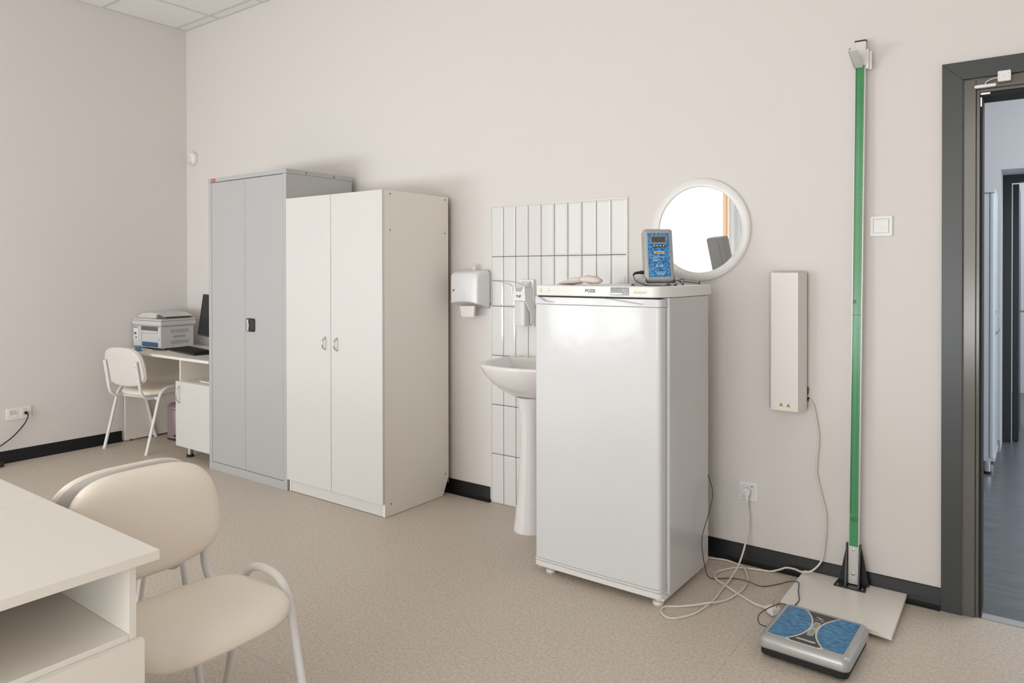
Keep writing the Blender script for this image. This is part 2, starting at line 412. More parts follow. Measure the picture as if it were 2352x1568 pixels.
# black cove skirting
def skirting(name, segs, axis):
    b = MB()
    prof = [(0, 0), (.030, 0), (.030, .004), (.012, .012), (.0075, .024), (.006, .080), (.003, .0838), (0, .0838)]
    for a0, a1 in segs:
        if axis == 'x': b.prism([(-d, z) for d, z in prof], 'yz', a0, a1)
        else: b.prism([(d, z) for d, z in prof], 'xz', a0, a1)
    struct(b.build(name, 'black_skirting', sharp=50))
skirting('baseboard_back', ((0.02, 3.326), (4.210, DX0 - .002), (DX1 + .002, XR)), 'x')
skirting('baseboard_left', ((YF, -.555),), 'y')
# ------------------------------------------------------------------ the door opening
d1 = bpy.data.objects.new('door_1', None); COL.objects.link(d1); struct(d1); d1.location = (DX0, 0, 0)
cw = .070
b = MB(); b.prism([(DX0, 0), (DX0 + cw, 0), (DX0 + cw, DZ - cw), (DX0, DZ)], 'xz', -.020, .0)
b.prism([(DX1 - cw, 0), (DX1, 0), (DX1, DZ), (DX1 - cw, DZ - cw)], 'xz', -.020, .0)
b.prism([(DX0, DZ), (DX0 + cw, DZ - cw), (DX1 - cw, DZ - cw), (DX1, DZ)], 'xz', -.020, .0)
b.build('casing', 'door', d1, bev=.0015)
b = MB(); fx = DX0 + cw + .003; fz = DZ - cw - .003
for xa, xb in ((fx, fx + .040), (DX1 - cw - .043, DX1 - cw - .003)): b.box(xa, xb, -.012, .15, 0, fz)
b.box(fx + .040, DX1 - cw - .043, -.012, .15, fz - .040, fz)
b.build('frame', 'door_frame', d1, bev=.002)
b = MB()
for xa, xb in ((fx + .0405, fx + .052), (DX1 - cw - .055, DX1 - cw - .0435)): b.box(xa, xb, .002, .15, 0, fz - .0405)
b.box(fx + .052, DX1 - cw - .055, .002, .15, fz - .052, fz - .0405)
b.build('rebate', 'door_frame', d1, bev=.001)
b = MB()
for xa, xb in ((fx + .0525, fx + .060), (DX1 - cw - .063, DX1 - cw - .0555)): b.box(xa, xb, .012, .15, .004, fz - .0525)
b.box(fx + .060, DX1 - cw - .063, .012, .15, fz - .066, fz - .0525)
b.build('rubber_seal', 'matte_black', d1)
b = MB(); b.box(fx + .062, DX1 - cw - .066, .002, .050, 0, .004); b.build('threshold', 'plastic_g', d1)
b = MB(); b.box(fx + .054, fx + .085, .006, .012, fz - .060, fz - .0535); b.box(fx + .0535, fx + .058, .006, .0115, fz - .105, fz - .070); b.build('seal_end', 'brushed', d1)

# ------------------------------------------------------------------ the corridor behind it
b = MB(); b.box(4.6, 9.2, .0505, 3.13, -.08, 0); b.box(5.69, 7.4, 3.13, 3.62, -.08, 0); b.box(4.6, 9.2, 3.62, 6.4, -.08, 0); struct(b.build('floor_corridor', 'corr_floor'))
b = MB(); b.box(4.6, 9.2, .16, 6.4, 3.0, 3.06); struct(b.build('ceiling_corridor', 'ceiling'))
b = MB(); b.box(4.5, 4.6, .16, 3.13, 0, 3.0); struct(b.build('wall_corridor_left', 'corr_wall'))
CZ = 2.106
b = MB(); b.box(4.5, 5.692, 3.13, 3.62, 0, 3.0); b.box(6.75, 9.2, 3.13, 3.62, 0, 3.0); b.box(5.692, 6.75, 3.13, 3.62, CZ, 3.0); struct(b.build('wall_corridor_back', 'corr_wall'))
b = MB(); b.box(4.6, 9.2, 6.4, 6.5, 0, 3.0); struct(b.build('wall_far_room', 'corr_wall'))
b = MB(); b.box(4.6, 5.692, 3.118, 3.13, 0, .095); struct(b.build('baseboard_corridor', 'plastic_g'))
d2 = bpy.data.objects.new('door_2', None); COL.objects.link(d2); struct(d2); d2.location = (5.692, 3.54, 0)
b = MB(); b.box(5.6925, 5.748, 3.535, 3.62, 0, CZ - .0005); b.box(6.69, 6.7495, 3.535, 3.62, 0, CZ - .0005); b.box(5.748, 6.69, 3.535, 3.62, CZ - .06, CZ - .0005)
b.build('frame', 'corr_dark', d2, bev=.002)
b = MB(); b.box(5.7485, 5.753, 3.545, 3.552, 0, CZ - .075); b.build('seal_strip', 'corr_cab', d2)
b = MB(); b.box(5.755, 5.795, 3.60, 4.45, .008, CZ - .07); b.build('leaf', 'corr_dark', d2, bev=.002)
b = MB(); b.tube(rpath([(5.796, 4.36, 1.0), (5.84, 4.36, 1.0), (5.84, 4.24, 1.0)], .01), .009, 10); b.build('handle', 'brushed', d2)
# tall cabinet standing in the corridor
t = thing('corridor_cabinet', 'tall pale cabinet on chrome legs seen through the doorway', 'cabinet', (5.45, 2.55, 0))
b = MB(); b.box(5.22, 5.655, 2.352, 2.80, .118, 1.865); b.build('carcass', 'corr_cab', t, bev=.001)
b = MB(); b.box(5.21, 5.685, 2.345, 2.81, 1.868, 1.895); b.build('top_board', 'corr_cab', t, bev=.001)
b = MB(); b.box(5.21, 5.690, 2.345, 2.81, .095, .116); b.build('base_board', 'corr_cab', t, bev=.001)
b = MB(); b.prism(rrect(5.657, 5.686, 2.348, 2.80, .012), 'xy', .119, 1.864); dr = b.build('door', 'corr_cab', t)
b = MB(); b.tube(rpath([(5.687, 2.42, 1.09), (5.713, 2.42, 1.05), (5.713, 2.42, .97), (5.687, 2.42, .93)], .04), .005, 8); b.build('handle', 'brushed', dr)
for px, py in ((5.645, 2.40), (5.26, 2.40), (5.645, 2.75), (5.26, 2.75)):
    b = MB(); b.cyl((px, py, .018), .021, .077, n=20); l = b.build('leg', 'chrome', t)
    b = MB(); b.cyl((px, py, 0), .023, .018, n=20); b.build('foot_cap', 'matte_black', l)

# ------------------------------------------------------------------ grey metal cabinet
X0, X1, Yf, Yb, Z1 = 1.315, 2.176, -.585, -.06, 1.991
t = thing('metal_cabinet', 'tall light grey two-door metal cabinet beside the desk', 'cabinet', ((X0 + X1) / 2, (Yf + Yb) / 2, 0))
b = MB(); b.box(X0, X0 + .035, Yf, Yb, 0, 1.963); b.box(X1 - .035, X1, Yf, Yb, 0, 1.963)
b.box(X0 + .035, X1 - .035, Yb - .02, Yb, 0, 1.963); b.box(X0 + .035, X1 - .035, Yf + .001, Yf + .03, 0, .054); b.box(X0 + .035, X1 - .035, Yf + .03, Yb - .02, .03, .045)
b.build('carcass', 'metal_cab', t, bev=.0015)
b = MB(); b.box(X0 - .002, X1 + .002, Yf - .002, Yb + .002, 1.9635, Z1); b.build('lid', 'metal_cab', t, bev=.0015)
b = MB(); b.box(X0 + .035, X1 - .035, Yf + .012, Yf + .024, .054, 1.963); b.build('gap_shade_sheet', 'gap', t)  # dark sheet behind the doors puts shade into the gaps
xm = 1.737
for xa, xb in ((X0 + .0375, xm - .0012), (xm + .0012, X1 - .0375)):
    b = MB(); b.box(xa, xb, Yf + .0015, Yf + .0115, .0575, 1.9595); dd = b.build('door', 'metal_cab', t, bev=.001)
b = MB(); b.prism(rrect(1.757, 1.849, .966, 1.052, .012), 'xz', Yf - .006, Yf + .001); h = b.build('lock_plate', 'black', dd, bev=.002)
b = MB(); b.cyl((1.807, Yf - .0072, 1.009), .036, .0012, 'y', 28); b.build('lock_disc', 'charcoal', dd)
b = MB(); b.prism([(1.781, .974), (1.803, .970), (1.807, 1.009), (1.800, 1.048), (1.782, 1.046), (1.772, 1.01)], 'xz', Yf - .022, Yf - .0063); h2 = b.build('lock_handle', ['brushed'], dd, bev=.003)
b = MB(); b.prism([(1.351, 1.966), (1.404, 1.966), (1.404, 1.987), (1.351, 1.987)], 'xz', Yf - .0028, Yf - .002); b.build('maker_label', 'red', t)
b = MB(); b.box(1.361, 1.394, Yf - .0034, Yf - .0028, 1.975, 1.979); b.build('maker_label_print', 'cream_line', t)
for yy in (-.436, -.214):
    b = MB(); b.cyl((X1 + .001, yy, 1.976), .006, .003, 'x', 12); b.build('screw', 'screw', t)

# ------------------------------------------------------------------ white wardrobe
X0, X1, Yf, Yb, Z1 = 2.1805, 3.025, -.572, -.045, 1.803
t = thing('wardrobe', 'white two-door wardrobe with a side tinted beige as by light off the wall, right of the metal cabinet', 'wardrobe', ((X0 + X1) / 2, (Yf + Yb) / 2, 0))
b = MB(); b.prism([(Yf, 0.002), (-.095, 0.002), (Yb, .112), (Yb, Z1), (Yf, Z1)], 'yz', X1 - .016, X1); b.build('side_panel', 'cream_lam', t, bev=.0006)  # beige tint stands for warm light bounced off the wall
b = MB(); b.prism([(Yf, 0.002), (-.095, 0.002), (Yb, .112), (Yb, Z1), (Yf, Z1)], 'yz', X0 + .004, X0 + .020); b.build('side_panel', 'cream_lam', t, bev=.0006)
b = MB(); b.box(X0 + .021, X1 - .017, Yf, Yb, Z1 - .017, Z1 - .001); b.build('top_panel', 'cream_lam', t)
b = MB(); b.box(X0 + .021, X1 - .017, Yf + .002, Yf + .018, .003, .078); b.build('plinth', 'laminate', t, bev=.0006)
b = MB(); b.box(X0 + .021, X1 - .017, Yf + .02, Yb, .079, .095); b.build('bottom_shelf', 'cream_lam', t)
b = MB(); b.box(X0 + .006, X1 - .001, Yb + .0005, Yb + .004, .07, Z1 - .002); b.build('back_board', 'chipboard', t)
b = MB(); b.box(X0 + .022, X1 - .018, Yf + .0002, Yf + .004, .10, Z1 - .02); b.build('door_shadow_gap', 'gap', t)
xm = 2.597
for xa, xb, hx in ((X0, xm - .0018, 2.550), (xm + .0018, X1 - .0005, 2.653)):
    b = MB(); b.use(0).box(xa, xb, Yf - .0175, Yf - .0010, .075, Z1); dd = b.build('door', 'laminate', t, bev=.0008)
    b = MB(); b.tube(rpath([(hx, Yf - .0178, .972), (hx, Yf - .040, .955), (hx, Yf - .044, .934), (hx, Yf - .040, .913), (hx, Yf - .0178, .896)], .02), .0045, 10); b.build('handle', 'brushed', dd)
b = MB(); b.box(X1 - .0004, X1 + .0003, Yf - .0170, Yf - .0013, .0755, Z1 - .0005); b.build('edge_band', 'lam_edge', t)
for yy, zz in ((-.528, 1.796 - .012), (-.073, 1.786), (-.529, 1.584), (-.074, 1.583), (-.527, .067), (-.075, .13), (-.527, .85), (-.074, .85)):
    if zz == .85: continue
    b = MB(); b.cyl((X1 - .001, yy, zz), .005, .002, 'x', 12); b.build('screw', 'screw', t)

# ------------------------------------------------------------------ tiled splashback
tx0, tw, th = 3.328, .0878, .288
t = MB(); t.use(1).box(tx0 + .002, tx0 + 10 * tw - .003, -.0055, -.0008, .001, 6 * th - .003)
for i in range(10):
    for j in range(6):
        a0, a1, c0, c1 = tx0 + i * tw + .0018, tx0 + (i + 1) * tw - .0018, j * th + .0018, (j + 1) * th - .0018
        e = .011
        vs = [(a0, -.004, c0), (a1, -.004, c0), (a1, -.004, c1), (a0, -.004, c1), (a0, -.0065, c0), (a1, -.0065, c0), (a1, -.0065, c1), (a0, -.0065, c1),
              (a0 + e, -.0092, c0 + e), (a1 - e, -.0092, c0 + e), (a1 - e, -.0092, c1 - e), (a0 + e, -.0092, c1 - e)]
        t.use(0).add(vs, [(0, 1, 2, 3), (0, 1, 5, 4), (1, 2, 6, 5), (2, 3, 7, 6), (3, 0, 4, 7), (4, 5, 9, 8), (5, 6, 10, 9), (6, 7, 11, 10), (7, 4, 8, 11), (8, 9, 10, 11)])
tag(t.build('tiled_splashback', ['tile', 'grout'], smooth=False), 'glossy white wall tiles with dark grout lines behind the washbasin', 'tiles')
b = MB(); xe = tx0 + 10 * tw - .0015
b.box(xe, xe + .010, -.010, 0, 0, 6 * th + .007); b.box(tx0 - .008, xe, -.010, 0, 6 * th - .0015, 6 * th + .007); b.box(tx0 - .008, tx0 + .0015, -.010, 0, 0, 6 * th - .0015)
tag(b.build('tile_edge_trim', 'tile', bev=.0015), 'thin white trim framing the wall tiles', 'trim')

# ------------------------------------------------------------------ washbasin
cx = 3.767
t = thing('washbasin', 'white ceramic pedestal washbasin half hidden behind the fridge', 'washbasin', (cx, -.2, 0))
def basin_ring(w, d, z, yb=-.011, n=48, ex=2.5):
    out = []
    for i in range(n):
        a = 2 * PI * i / n; c_, s_ = math.cos(a), math.sin(a)
        px = w * abs(c_) ** (2 / ex) * (1 if c_ >= 0 else -1)
        py = -abs(s_) ** (2 / ex) * d if s_ < 0 else abs(s_) ** .5 * .17
        out.append((cx + px, yb - .17 + py if s_ < 0 else yb - .17 + py, z))
    return out
rg = [basin_ring(.10, .10, .695), basin_ring(.125, .14, .705), basin_ring(.17, .19, .732), basin_ring(.215, .235, .770), basin_ring(.252, .27, .815), basin_ring(.272, .287, .850), basin_ring(.279, .292, .864), basin_ring(.277, .290, .872), basin_ring(.270, .284, .875)]
inner = [(.258, .268, .873), (.250, .258, .866), (.225, .235, .835), (.17, .18, .785), (.09, .10, .755)]
def bowl_ring(w, d, z): return [(px if True else 0, min(py, -.085), z) for px, py, _ in basin_ring(w, d, z)]
rg += [bowl_ring(*k) for k in inner]
MB().rings(rg).build('basin', 'ceramic', t, sharp=60)
prof = [(.092, 0), (.092, .012), (.085, .06), (.072, .20), (.061, .36), (.058, .50), (.062, .60), (.070, .66), (.080, .698)]
b = MB(); b.lathe(prof, (cx, -.235, 0), n=40, sx=.98, sy=1.05); b.build('pedestal', 'ceramic', t, sharp=60)
xt = cx + .012; b = MB(); b.cyl((xt, -.055, .874), .022, .055, n=24); b.tube(rpath([(xt, -.055, .915), (xt, -.09, .945), (xt, -.185, .925)], .03), .011, 12); b.tube([(xt, -.055, .93), (xt, -.05, .945), (xt + .05, -.08, .955)], .007, 10); b.build('tap', 'chrome', t)

# ------------------------------------------------------------------ paper towel dispenser
t = thing('towel_dispenser', 'white folded-towel dispenser on the wall above the washbasin', 'dispenser', (3.21, 0, 1.14))
a0, a1 = 3.098, 3.326
b = MB(); b.prism(rrect(a0, a1, 1.138, 1.360, .02), 'xz', -.022, 0); b.build('back_plate', 'plastic_g', t, bev=.003)
def disp_ring(y, i, zt, zb, n=9):
    out = []; l, r = a0 + i, a1 - i; cr = .024
    for k in range(n): out.append((l + (r - l) * k / (n - 1), y, zb + .012 * math.sin(PI * k / (n - 1))))
    for k in range(7):
        an = PI / 2 * k / 6; out.append((r - cr + cr * math.cos(an), y, zt - cr + cr * math.sin(an)))
    for k in range(7):
        an = PI / 2 + PI / 2 * k / 6; out.append((l + cr + cr * math.cos(an), y, zt - cr + cr * math.sin(an)))
    return out
MB().rings([disp_ring(-.0225, 0, 1.362, 1.148), disp_ring(-.06, .002, 1.360, 1.155), disp_ring(-.100, .008, 1.352, 1.162), disp_ring(-.117, .012, 1.345, 1.166), disp_ring(-.122, .018, 1.338, 1.170), disp_ring(-.124, .026, 1.330, 1.172)]).build('cover', 'plastic_c', t, sharp=50)
b = MB(); b.prism([(3.150, 1.150), (3.262, 1.152), (3.255, 1.086), (3.165, 1.084)], 'xz', -.078, -.070); b.prism([(3.150, 1.150), (3.262, 1.152), (3.257, 1.092), (3.163, 1.090)], 'xz', -.086, -.080); b.build('paper_towel', 'paper', t)
b = MB(); b.prism([(3.128, 1.238), (3.1335, 1.238), (3.1365, 1.249), (3.131, 1.249)], 'xz', -.1240, -.1225); b.prism([(3.1355, 1.238), (3.141, 1.238), (3.144, 1.249), (3.1385, 1.249)], 'xz', -.1240, -.1225); b.build('emblem', 'violet_ink', t)
b = MB(); b.cyl((3.3255, -.017, 1.163), .006, .002, 'x', 12); b.build('hinge_pin', 'screw', t)
b = MB(); b.prism([(3.219, 1.356), (3.233, 1.356), (3.241, 1.392), (3.236, 1.404), (3.228, 1.380), (3.219, 1.398), (3.211, 1.392)], 'xz', -.046, -.042); tag(b.build('dispenser_key', 'soap_bottle', bev=.001), 'tiny translucent key tab standing on top of the towel dispenser', 'key')

# ------------------------------------------------------------------ soap dispenser
t = thing('soap_dispenser', 'white elbow-lever soap dispenser on the wall tiles', 'dispenser', (3.60, 0, 1.04))
b = MB(); b.box(3.546, 3.642, -.028, -.010, 1.045, 1.308); b.box(3.550, 3.638, -.105, -.026, 1.190, 1.262); b.prism([(-.105, 1.262), (-.03, 1.300), (-.03, 1.262)], 'yz', 3.564, 3.624)
b.prism([(-.104, 1.192), (-.028, 1.192), (-.028, 1.060), (-.052, 1.060), (-.056, 1.12)], 'yz', 3.634, 3.642); b.build('body', 'plastic_w', t, bev=.003)
b = MB(); b.prism(rrect(3.554, 3.631, -.098, -.029, .014), 'xy', 1.050, 1.1895); b.build('bottle', 'soap_bottle', t, bev=.004)
b = MB(); b.box(3.574, 3.616, -.107, -.1045, 1.243, 1.262); b.build('nozzle_block', 'plastic_g', t, bev=.001)
b = MB(); b.tube(rpath([(3.552, -.108, 1.228), (3.552, -.108, 1.278), (3.540, -.200, 1.300), (3.506, -.262, 1.306), (3.584, -.262, 1.306), (3.636, -.200, 1.298), (3.636, -.108, 1.280), (3.636, -.108, 1.226)], .008, 3), .0022, 8); b.build('lever', 'brushed', t)
text('Puff', .020, 'lettering', 'ink', t, Matrix.Translation((0, 0, 0)) @ facing_y(3.594 - 3.60, -.1056, 1.216 - 1.04), bold=.0004)

# ------------------------------------------------------------------ refrigerator
X0, X1 = 4.083, 4.708; Yf = -.667
t = thing('refrigerator', 'white single-door medical refrigerator standing before the wall', 'refrigerator', ((X0 + X1) / 2, -.42, 0))
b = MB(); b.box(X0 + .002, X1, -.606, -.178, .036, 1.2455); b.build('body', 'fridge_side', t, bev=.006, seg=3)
b = MB()
cap = [(X0 - .004, -.155), (X0 - .004, -.630), (X0 + .008, -.656), (X0 + .03, -.664)] + [(X1 - .062, -.664), (X1 - .035, -.656), (X1 - .018, -.638), (X1 - .012, -.600), (X1 + .004, -.560), (X1 + .004, -.155)]
b.prism(cap, 'xy', 1.2465, 1.2925); b.build('top_cover', 'fridge_cap', t, bev=.005, seg=3)
def door_poly(x0, x1, yf, yb, r):
    out = [(x0, yb), (x0, yf + r)]
    for k in range(6): an = PI + PI / 2 * k / 5; out.append((x0 + r + r * math.cos(an), yf + r + r * math.sin(an)))
    for k in range(1, 8): 
        xx = x0 + r + (x1 - x0 - 2 * r) * k / 8; out.append((xx, yf - .004 * math.sin(PI * k / 8)))
    for k in range(6): an = -PI / 2 + PI / 2 * k / 5; out.append((x1 - r + r * math.cos(an), yf + r + r * math.sin(an)))
    out += [(x1, yb)]
    return out
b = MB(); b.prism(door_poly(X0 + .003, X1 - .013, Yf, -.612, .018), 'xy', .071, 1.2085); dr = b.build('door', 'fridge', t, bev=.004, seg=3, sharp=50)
b = MB(); pl = door_poly(X0 + .0, X1 - .010, Yf - .002, -.612, .018); b.prism(pl, 'xy', 1.2095, 1.2405); b.build('door_rim', 'fridge', dr, bev=.002, sharp=50)
b = MB(); b.prism(door_poly(X0 + .0, X1 - .010, Yf - .002, -.612, .018), 'xy', .0605, .0705); b.build('door_rim', 'fridge', dr, bev=.003, sharp=50)
# scooped grip: grey strips stand for the shade along its sloping ledges
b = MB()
b.prism([(4.110, 1.2402), (4.152, 1.2195), (4.168, 1.2190), (4.200, 1.2205), (4.172, 1.2225), (4.155, 1.2235), (4.122, 1.2402)], 'xz', -.6775, -.668); b.build('grip_shade', 'plastic_g', dr, bev=.001)
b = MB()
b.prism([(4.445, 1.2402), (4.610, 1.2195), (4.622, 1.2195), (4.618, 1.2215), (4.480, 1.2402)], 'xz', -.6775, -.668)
b.build('grip_shade', 'plastic_g', dr, bev=.001)
b = MB(); b.box(X0 + .02, X1 - .03, -.660, -.614, 1.2408, 1.2462); b.build('door_gap', 'matte_black', t)
b = MB(); b.box(X0 + .006, X1 - .018, -.608, -.606, .07, 1.24); b.build('door_gasket', 'plastic_g', t)
b = MB(); b.prism(door_poly(X0 + .0, X1 - .012, Yf + .003, -.607, .016), 'xy', .034, .0575); b.build('kick_trim', 'fridge_cap', t, bev=.004)
b = MB(); b.box(X0 + .014, X1 - .006, -.648, -.19, .024, .0355); b.build('base_frame', 'fridge_cap', t, bev=.002)
for px, py in ((X0 + .062, -.622), (X1 - .040, -.628), (X0 + .06, -.23), (X1 - .045, -.23)):
    b = MB(); b.lathe([(.010, .024), (.010, .017), (.021, .014), (.023, .008), (.020, 0)], (px, py, 0), n=20); b.build('foot', 'plastic_w', t)
yl = -.6645
text('POZIS', .0185, 'maker_lettering', 'grey_ink', t, facing_y(4.372 - t.location.x, yl - t.location.y, 1.2705), bold=.0009, space=1.02)
b = MB(); b.box(4.470, 4.555, -.6655, -.6635, 1.2545, 1.287); dsp = b.build('control_display', 'lcd', t, bev=.001)
b = MB()
for px, pz in ((4.530, 1.277), (4.540, 1.2765)): b.prism([(px - .0028, pz - .0025), (px + .0012, pz - .0025), (px + .0028, pz + .0025), (px - .0012, pz + .0025)], 'xz', -.6662, -.6655)
for px, pz in ((4.528, 1.2638), (4.537, 1.2632), (4.546, 1.262)): b.prism([(px - .003, pz - .0022), (px, pz - .0026), (px + .003, pz + .0022), (px, pz + .0026)], 'xz', -.6662, -.6655)
b.build('display_keys', 'white_print', dsp)
b = MB(); b.box(4.474, 4.522, -.6659, -.6655, 1.2590, 1.2632); b.build('display_bar', 'brushed', dsp)
b = MB()
for k in range(8): b.box(4.577 + k * .0073, 4.5822 + k * .0073, -.6652, -.6640, 1.2632, 1.2712)
b.build('green_lettering', 'lime', t)
b = MB(); b.cyl((4.120, -.6651, 1.2725), .0062, .001, 'y', 20); b.box(4.1188, 4.1212, -.6651, -.664, 1.2615, 1.268); b.box(4.1145, 4.1255, -.6651, -.664, 1.2608, 1.2622); b.build('green_tree_emblem', 'lime', t)
b = MB(); b.cyl((4.154, -.6672, 1.2695), .0085, .004, 'y', 24); lk = b.build('lock', 'silver_l', t, bev=.001)
b = MB(); b.box(4.1485, 4.1585, -.6680, -.6672, 1.2683, 1.2707); b.build('keyhole', 'ink', lk)

# folded cloth on top of the fridge
t = thing('folded_cloth_bag', 'crumpled white cloth pouch lying on the fridge top', 'cloth', (4.24, -.50, 1.2925))
def blob(path, rad, flat, n=14):
    P = spline(path, 5); rs = []
    R = [rad[0]] + list(rad) ; m = len(P); out = []
    for i, p in enumerate(P):
        u = i / (m - 1) * (len(rad) - 1); k = min(int(u), len(rad) - 2); fr = u - k; r = rad[k] * (1 - fr) + rad[k + 1] * fr
        d = (P[min(i + 1, m - 1)] - P[max(i - 1, 0)]).normalized(); sd = Vector((-d.y, d.x, 0)).normalized()
        out.append([tuple(p + sd * r * math.cos(2 * PI * j / n) + Vector((0, 0, 1)) * r * flat * math.sin(2 * PI * j / n) * (1 + .10 * math.sin(3 * j + i) + .10 * math.sin(5.3 * i + 2.1 * j))) for j in range(n)])
    return out
MB().rings(blob([(4.236, -.515, 1.316), (4.27, -.52, 1.318), (4.315, -.525, 1.3155), (4.350, -.53, 1.311)], [.012, .026, .030, .029, .013], .62)).build('rolled_part', 'cloth', t, sharp=70)
MB().rings(blob([(4.105, -.50, 1.297), (4.15, -.50, 1.301), (4.20, -.505, 1.3065), (4.245, -.51, 1.308)], [.006, .028, .044, .042, .02], .28)).build('flat_part', 'cloth', t, sharp=70)
MB().rings(blob([(4.155, -.515, 1.308), (4.19, -.52, 1.314), (4.225, -.52, 1.318), (4.250, -.52, 1.318)], [.005, .018, .022, .018, .008], .45)).build('fold', 'cloth', t, sharp=70)

# ------------------------------------------------------------------ weighing-scale indicator on the fridge
IX, IY, IZ = 4.588, -.440, 1.2925
rz = math.radians(36)
t = thing('scale_indicator', 'grey scale display unit with blue front, standing on the fridge', 'display unit', (IX, IY, IZ), rz); t.scale = (1.08, 1.08, 1.08)
tilt = math.radians(13)
Tm = Matrix.Translation((0, -.012, .014)) @ Matrix.Rotation(tilt * -1, 4, 'X')
def tl(mb, mtx):
    mb.v = [tuple(mtx @ Vector(p)) for p in mb.v]; return mb
b = MB(); b.rings([[(x, y, z) for x, z in rrect(-.060 + i, .060 - i, 0 + i, .222 - i, .012)] for y, i in ((.052, .008), (.050, .002), (.044, 0), (.008, 0), (.001, .004), (-.002, .012))])
hs = tl(b, Tm).build('housing', 'silver', t, local=True, sharp=50)
b = MB(); b.box(-.0435, .0435, -.0032, -.0018, .020, .202); tl(b, Tm).build('front_panel', 'blue_fine', t, local=True)
fp = t.children[-1]
b = MB(); b.rings([[(x, -.0042, z) for x, z in rrect(-.032, .032, .158, .192, .010)], [(x, -.0042, z) for x, z in rrect(-.0285, .0285, .1625, .1875, .004)], [(x, -.0036, z) for x, z in rrect(-.0285, .0285, .1625, .1875, .004)]], True, True); tl(b, Tm).build('screen_bezel', 'silver_l', fp, local=True)
b = MB(); b.box(-.028, .028, -.0047, -.0042, .163, .187); tl(b, Tm).build('screen', 'lcd', fp, local=True)
for k in range(4):
    b = MB(); b.prism(rrect(-.0245 + k * .0128, -.0145 + k * .0128, .141, .152, .002), 'xz', -.0052, -.0033); tl(b, Tm); kb = b.build('key', 'charcoal', fp, local=True)
    b = MB(); b.box(-.0215 + k * .0128, -.0162 + k * .0128, -.0056, -.0052, .146, .1505); tl(b, Tm).build('key_mark', 'paper', kb, local=True)
b = MB(); b.prism(rrect(-.021, .021, .116, .1265, .005), 'xz', -.0045, -.0033); tl(b, Tm).build('name_plate', 'cream_line', fp, local=True)
b = MB(); b.prism(rrect(-.017, .016, .118, .1245, .002), 'xz', -.0049, -.0045); tl(b, Tm).build('name_print', 'gold', fp, local=True)
b = MB()
for zz, xa, xb in ((.1015, -.026, .026), (.0965, -.026, -.008), (.0895, -.026, .0), (.0855, -.026, -.004)): b.box(xa, xb, -.0037, -.0033, zz, zz + .0016)
tl(b, Tm).build('printed_lines', 'white_print', fp, local=True)
b = MB()
for zz, xa, xb in ((.040, -.020, .026), (.034, -.014, .020), (.030, -.012, .020)): b.box(xa, xb, -.0037, -.0033, zz, zz + .0016)
tl(b, Tm).build('printed_lines', 'white_print', fp, local=True)
b = MB(); b.prism([(-.014, .062), (-.004, .062), (-.009, .074)], 'xz', -.0037, -.0033); b.box(.0, .016, -.0037, -.0033, .063, .067); tl(b, Tm).build('printed_emblem', 'cream_line', fp, local=True)
b = MB(); b.box(-.040, .040, .0525, .0535, .06, .20); b.box(-.02, .014, .0535, .0542, .085, .115); tl(b, Tm).build('back_plate', ['plastic_g'], t, local=True)
b = MB()                                                       # bracket the unit tilts in
b.prism([(-.075, 0.004), (.062, .004), (.062, .010), (.040, .024), (.018, .034), (.0, .034), (-.028, .018), (-.075, .011)], 'yz', -.068, -.0615)
b.prism([(-.035, 0.004), (.062, .004), (.062, .010), (.040, .030), (.018, .040), (.0, .040), (-.012, .022), (-.035, .011)], 'yz', .0615, .068)
b.box(-.0615, .0615, -.032, .055, .004, .010)
b.prism([(-.118, .004), (-.060, .004), (-.060, .032), (-.074, .030), (-.118, .011)], 'xz', -.030, .030); b.build('stand', 'plastic_g', t, bev=.002, local=True)
for px, py in ((-.110, -.022), (.058, -.028), (-.05, .05), (.05, .05), (-.064, -.066)):
    b = MB(); b.cyl((px, py, 0), .006, .0042, n=12); b.build('stand_foot', 'matte_black', t, local=True)
for sx in (-1, 1):
    b = MB(); b.cyl((sx * .0655 - .006, .012, .030), .010, .012, 'x', 18); b.build('hinge_knob', 'silver_l', t, local=True)
b = MB(); b.tube([(-.0605, .016, .052), (-.075, .016, .052), (-.078, .016, .0515), (-.092, .013, .050), (-.101, .008, .046), (-.105, .001, .040)], [.0075, .0075, .0055, .0055, .004, .003], 12); b.build('connector_plug', 'black', t, local=True)
# its cable: loops in front, back over the fridge top, down behind the fridge and across the floor to the scale
iw = t.matrix_basis
pl = [iw @ Vector(p) for p in ((-.105, .001, .040), (-.100, -.03, .020), (-.072, -.085, .0035), (-.03, -.10, .0022), (.005, -.095, .0022), (.03, -.085, .018), (.055, -.07, .021), (.075, -.045, .012), (.086, -.035, .0022), (.092, -.020, .012), (.104, .02, .022), (.110, .07, .025), (.108, .12, .016))]
pl += [Vector(p) for p in ((4.650, -.190, 1.300), (4.652, -.150, 1.297), (4.650, -.138, 1.26), (4.640, -.130, .80), (4.655, -.130, .52), (4.700, -.165, .43), (4.742, -.217, .366), (4.742, -.250, .30), (4.728, -.300, .20), (4.726, -.30, .13), (4.727, -.262, .03), (4.740, -.262, .004),
    (4.767, -.268, .003), (4.828, -.219, .003), (4.9, -.236, .0155), (4.962, -.224, .004), (5.014, -.154, .003), (5.052, -.146, .020), (5.10, -.178, .0405), (5.120, -.258, .0385), (5.142, -.330, .036), (5.142, -.391, .036), (5.138, -.440, .040), (5.150, -.474, .050))]
b = MB(); b.tube(spline(pl, 8), .0021, 8)
pl2 = [(5.108, -.495, .0755), (5.080, -.520, .060), (5.060, -.565, .040), (5.062, -.620, .028), (5.088, -.650, .026)]
tag(b.build('signal_cable', 'cable_g', sharp=80), 'thin dark grey cable running from the display unit down to the floor scale', 'cable')

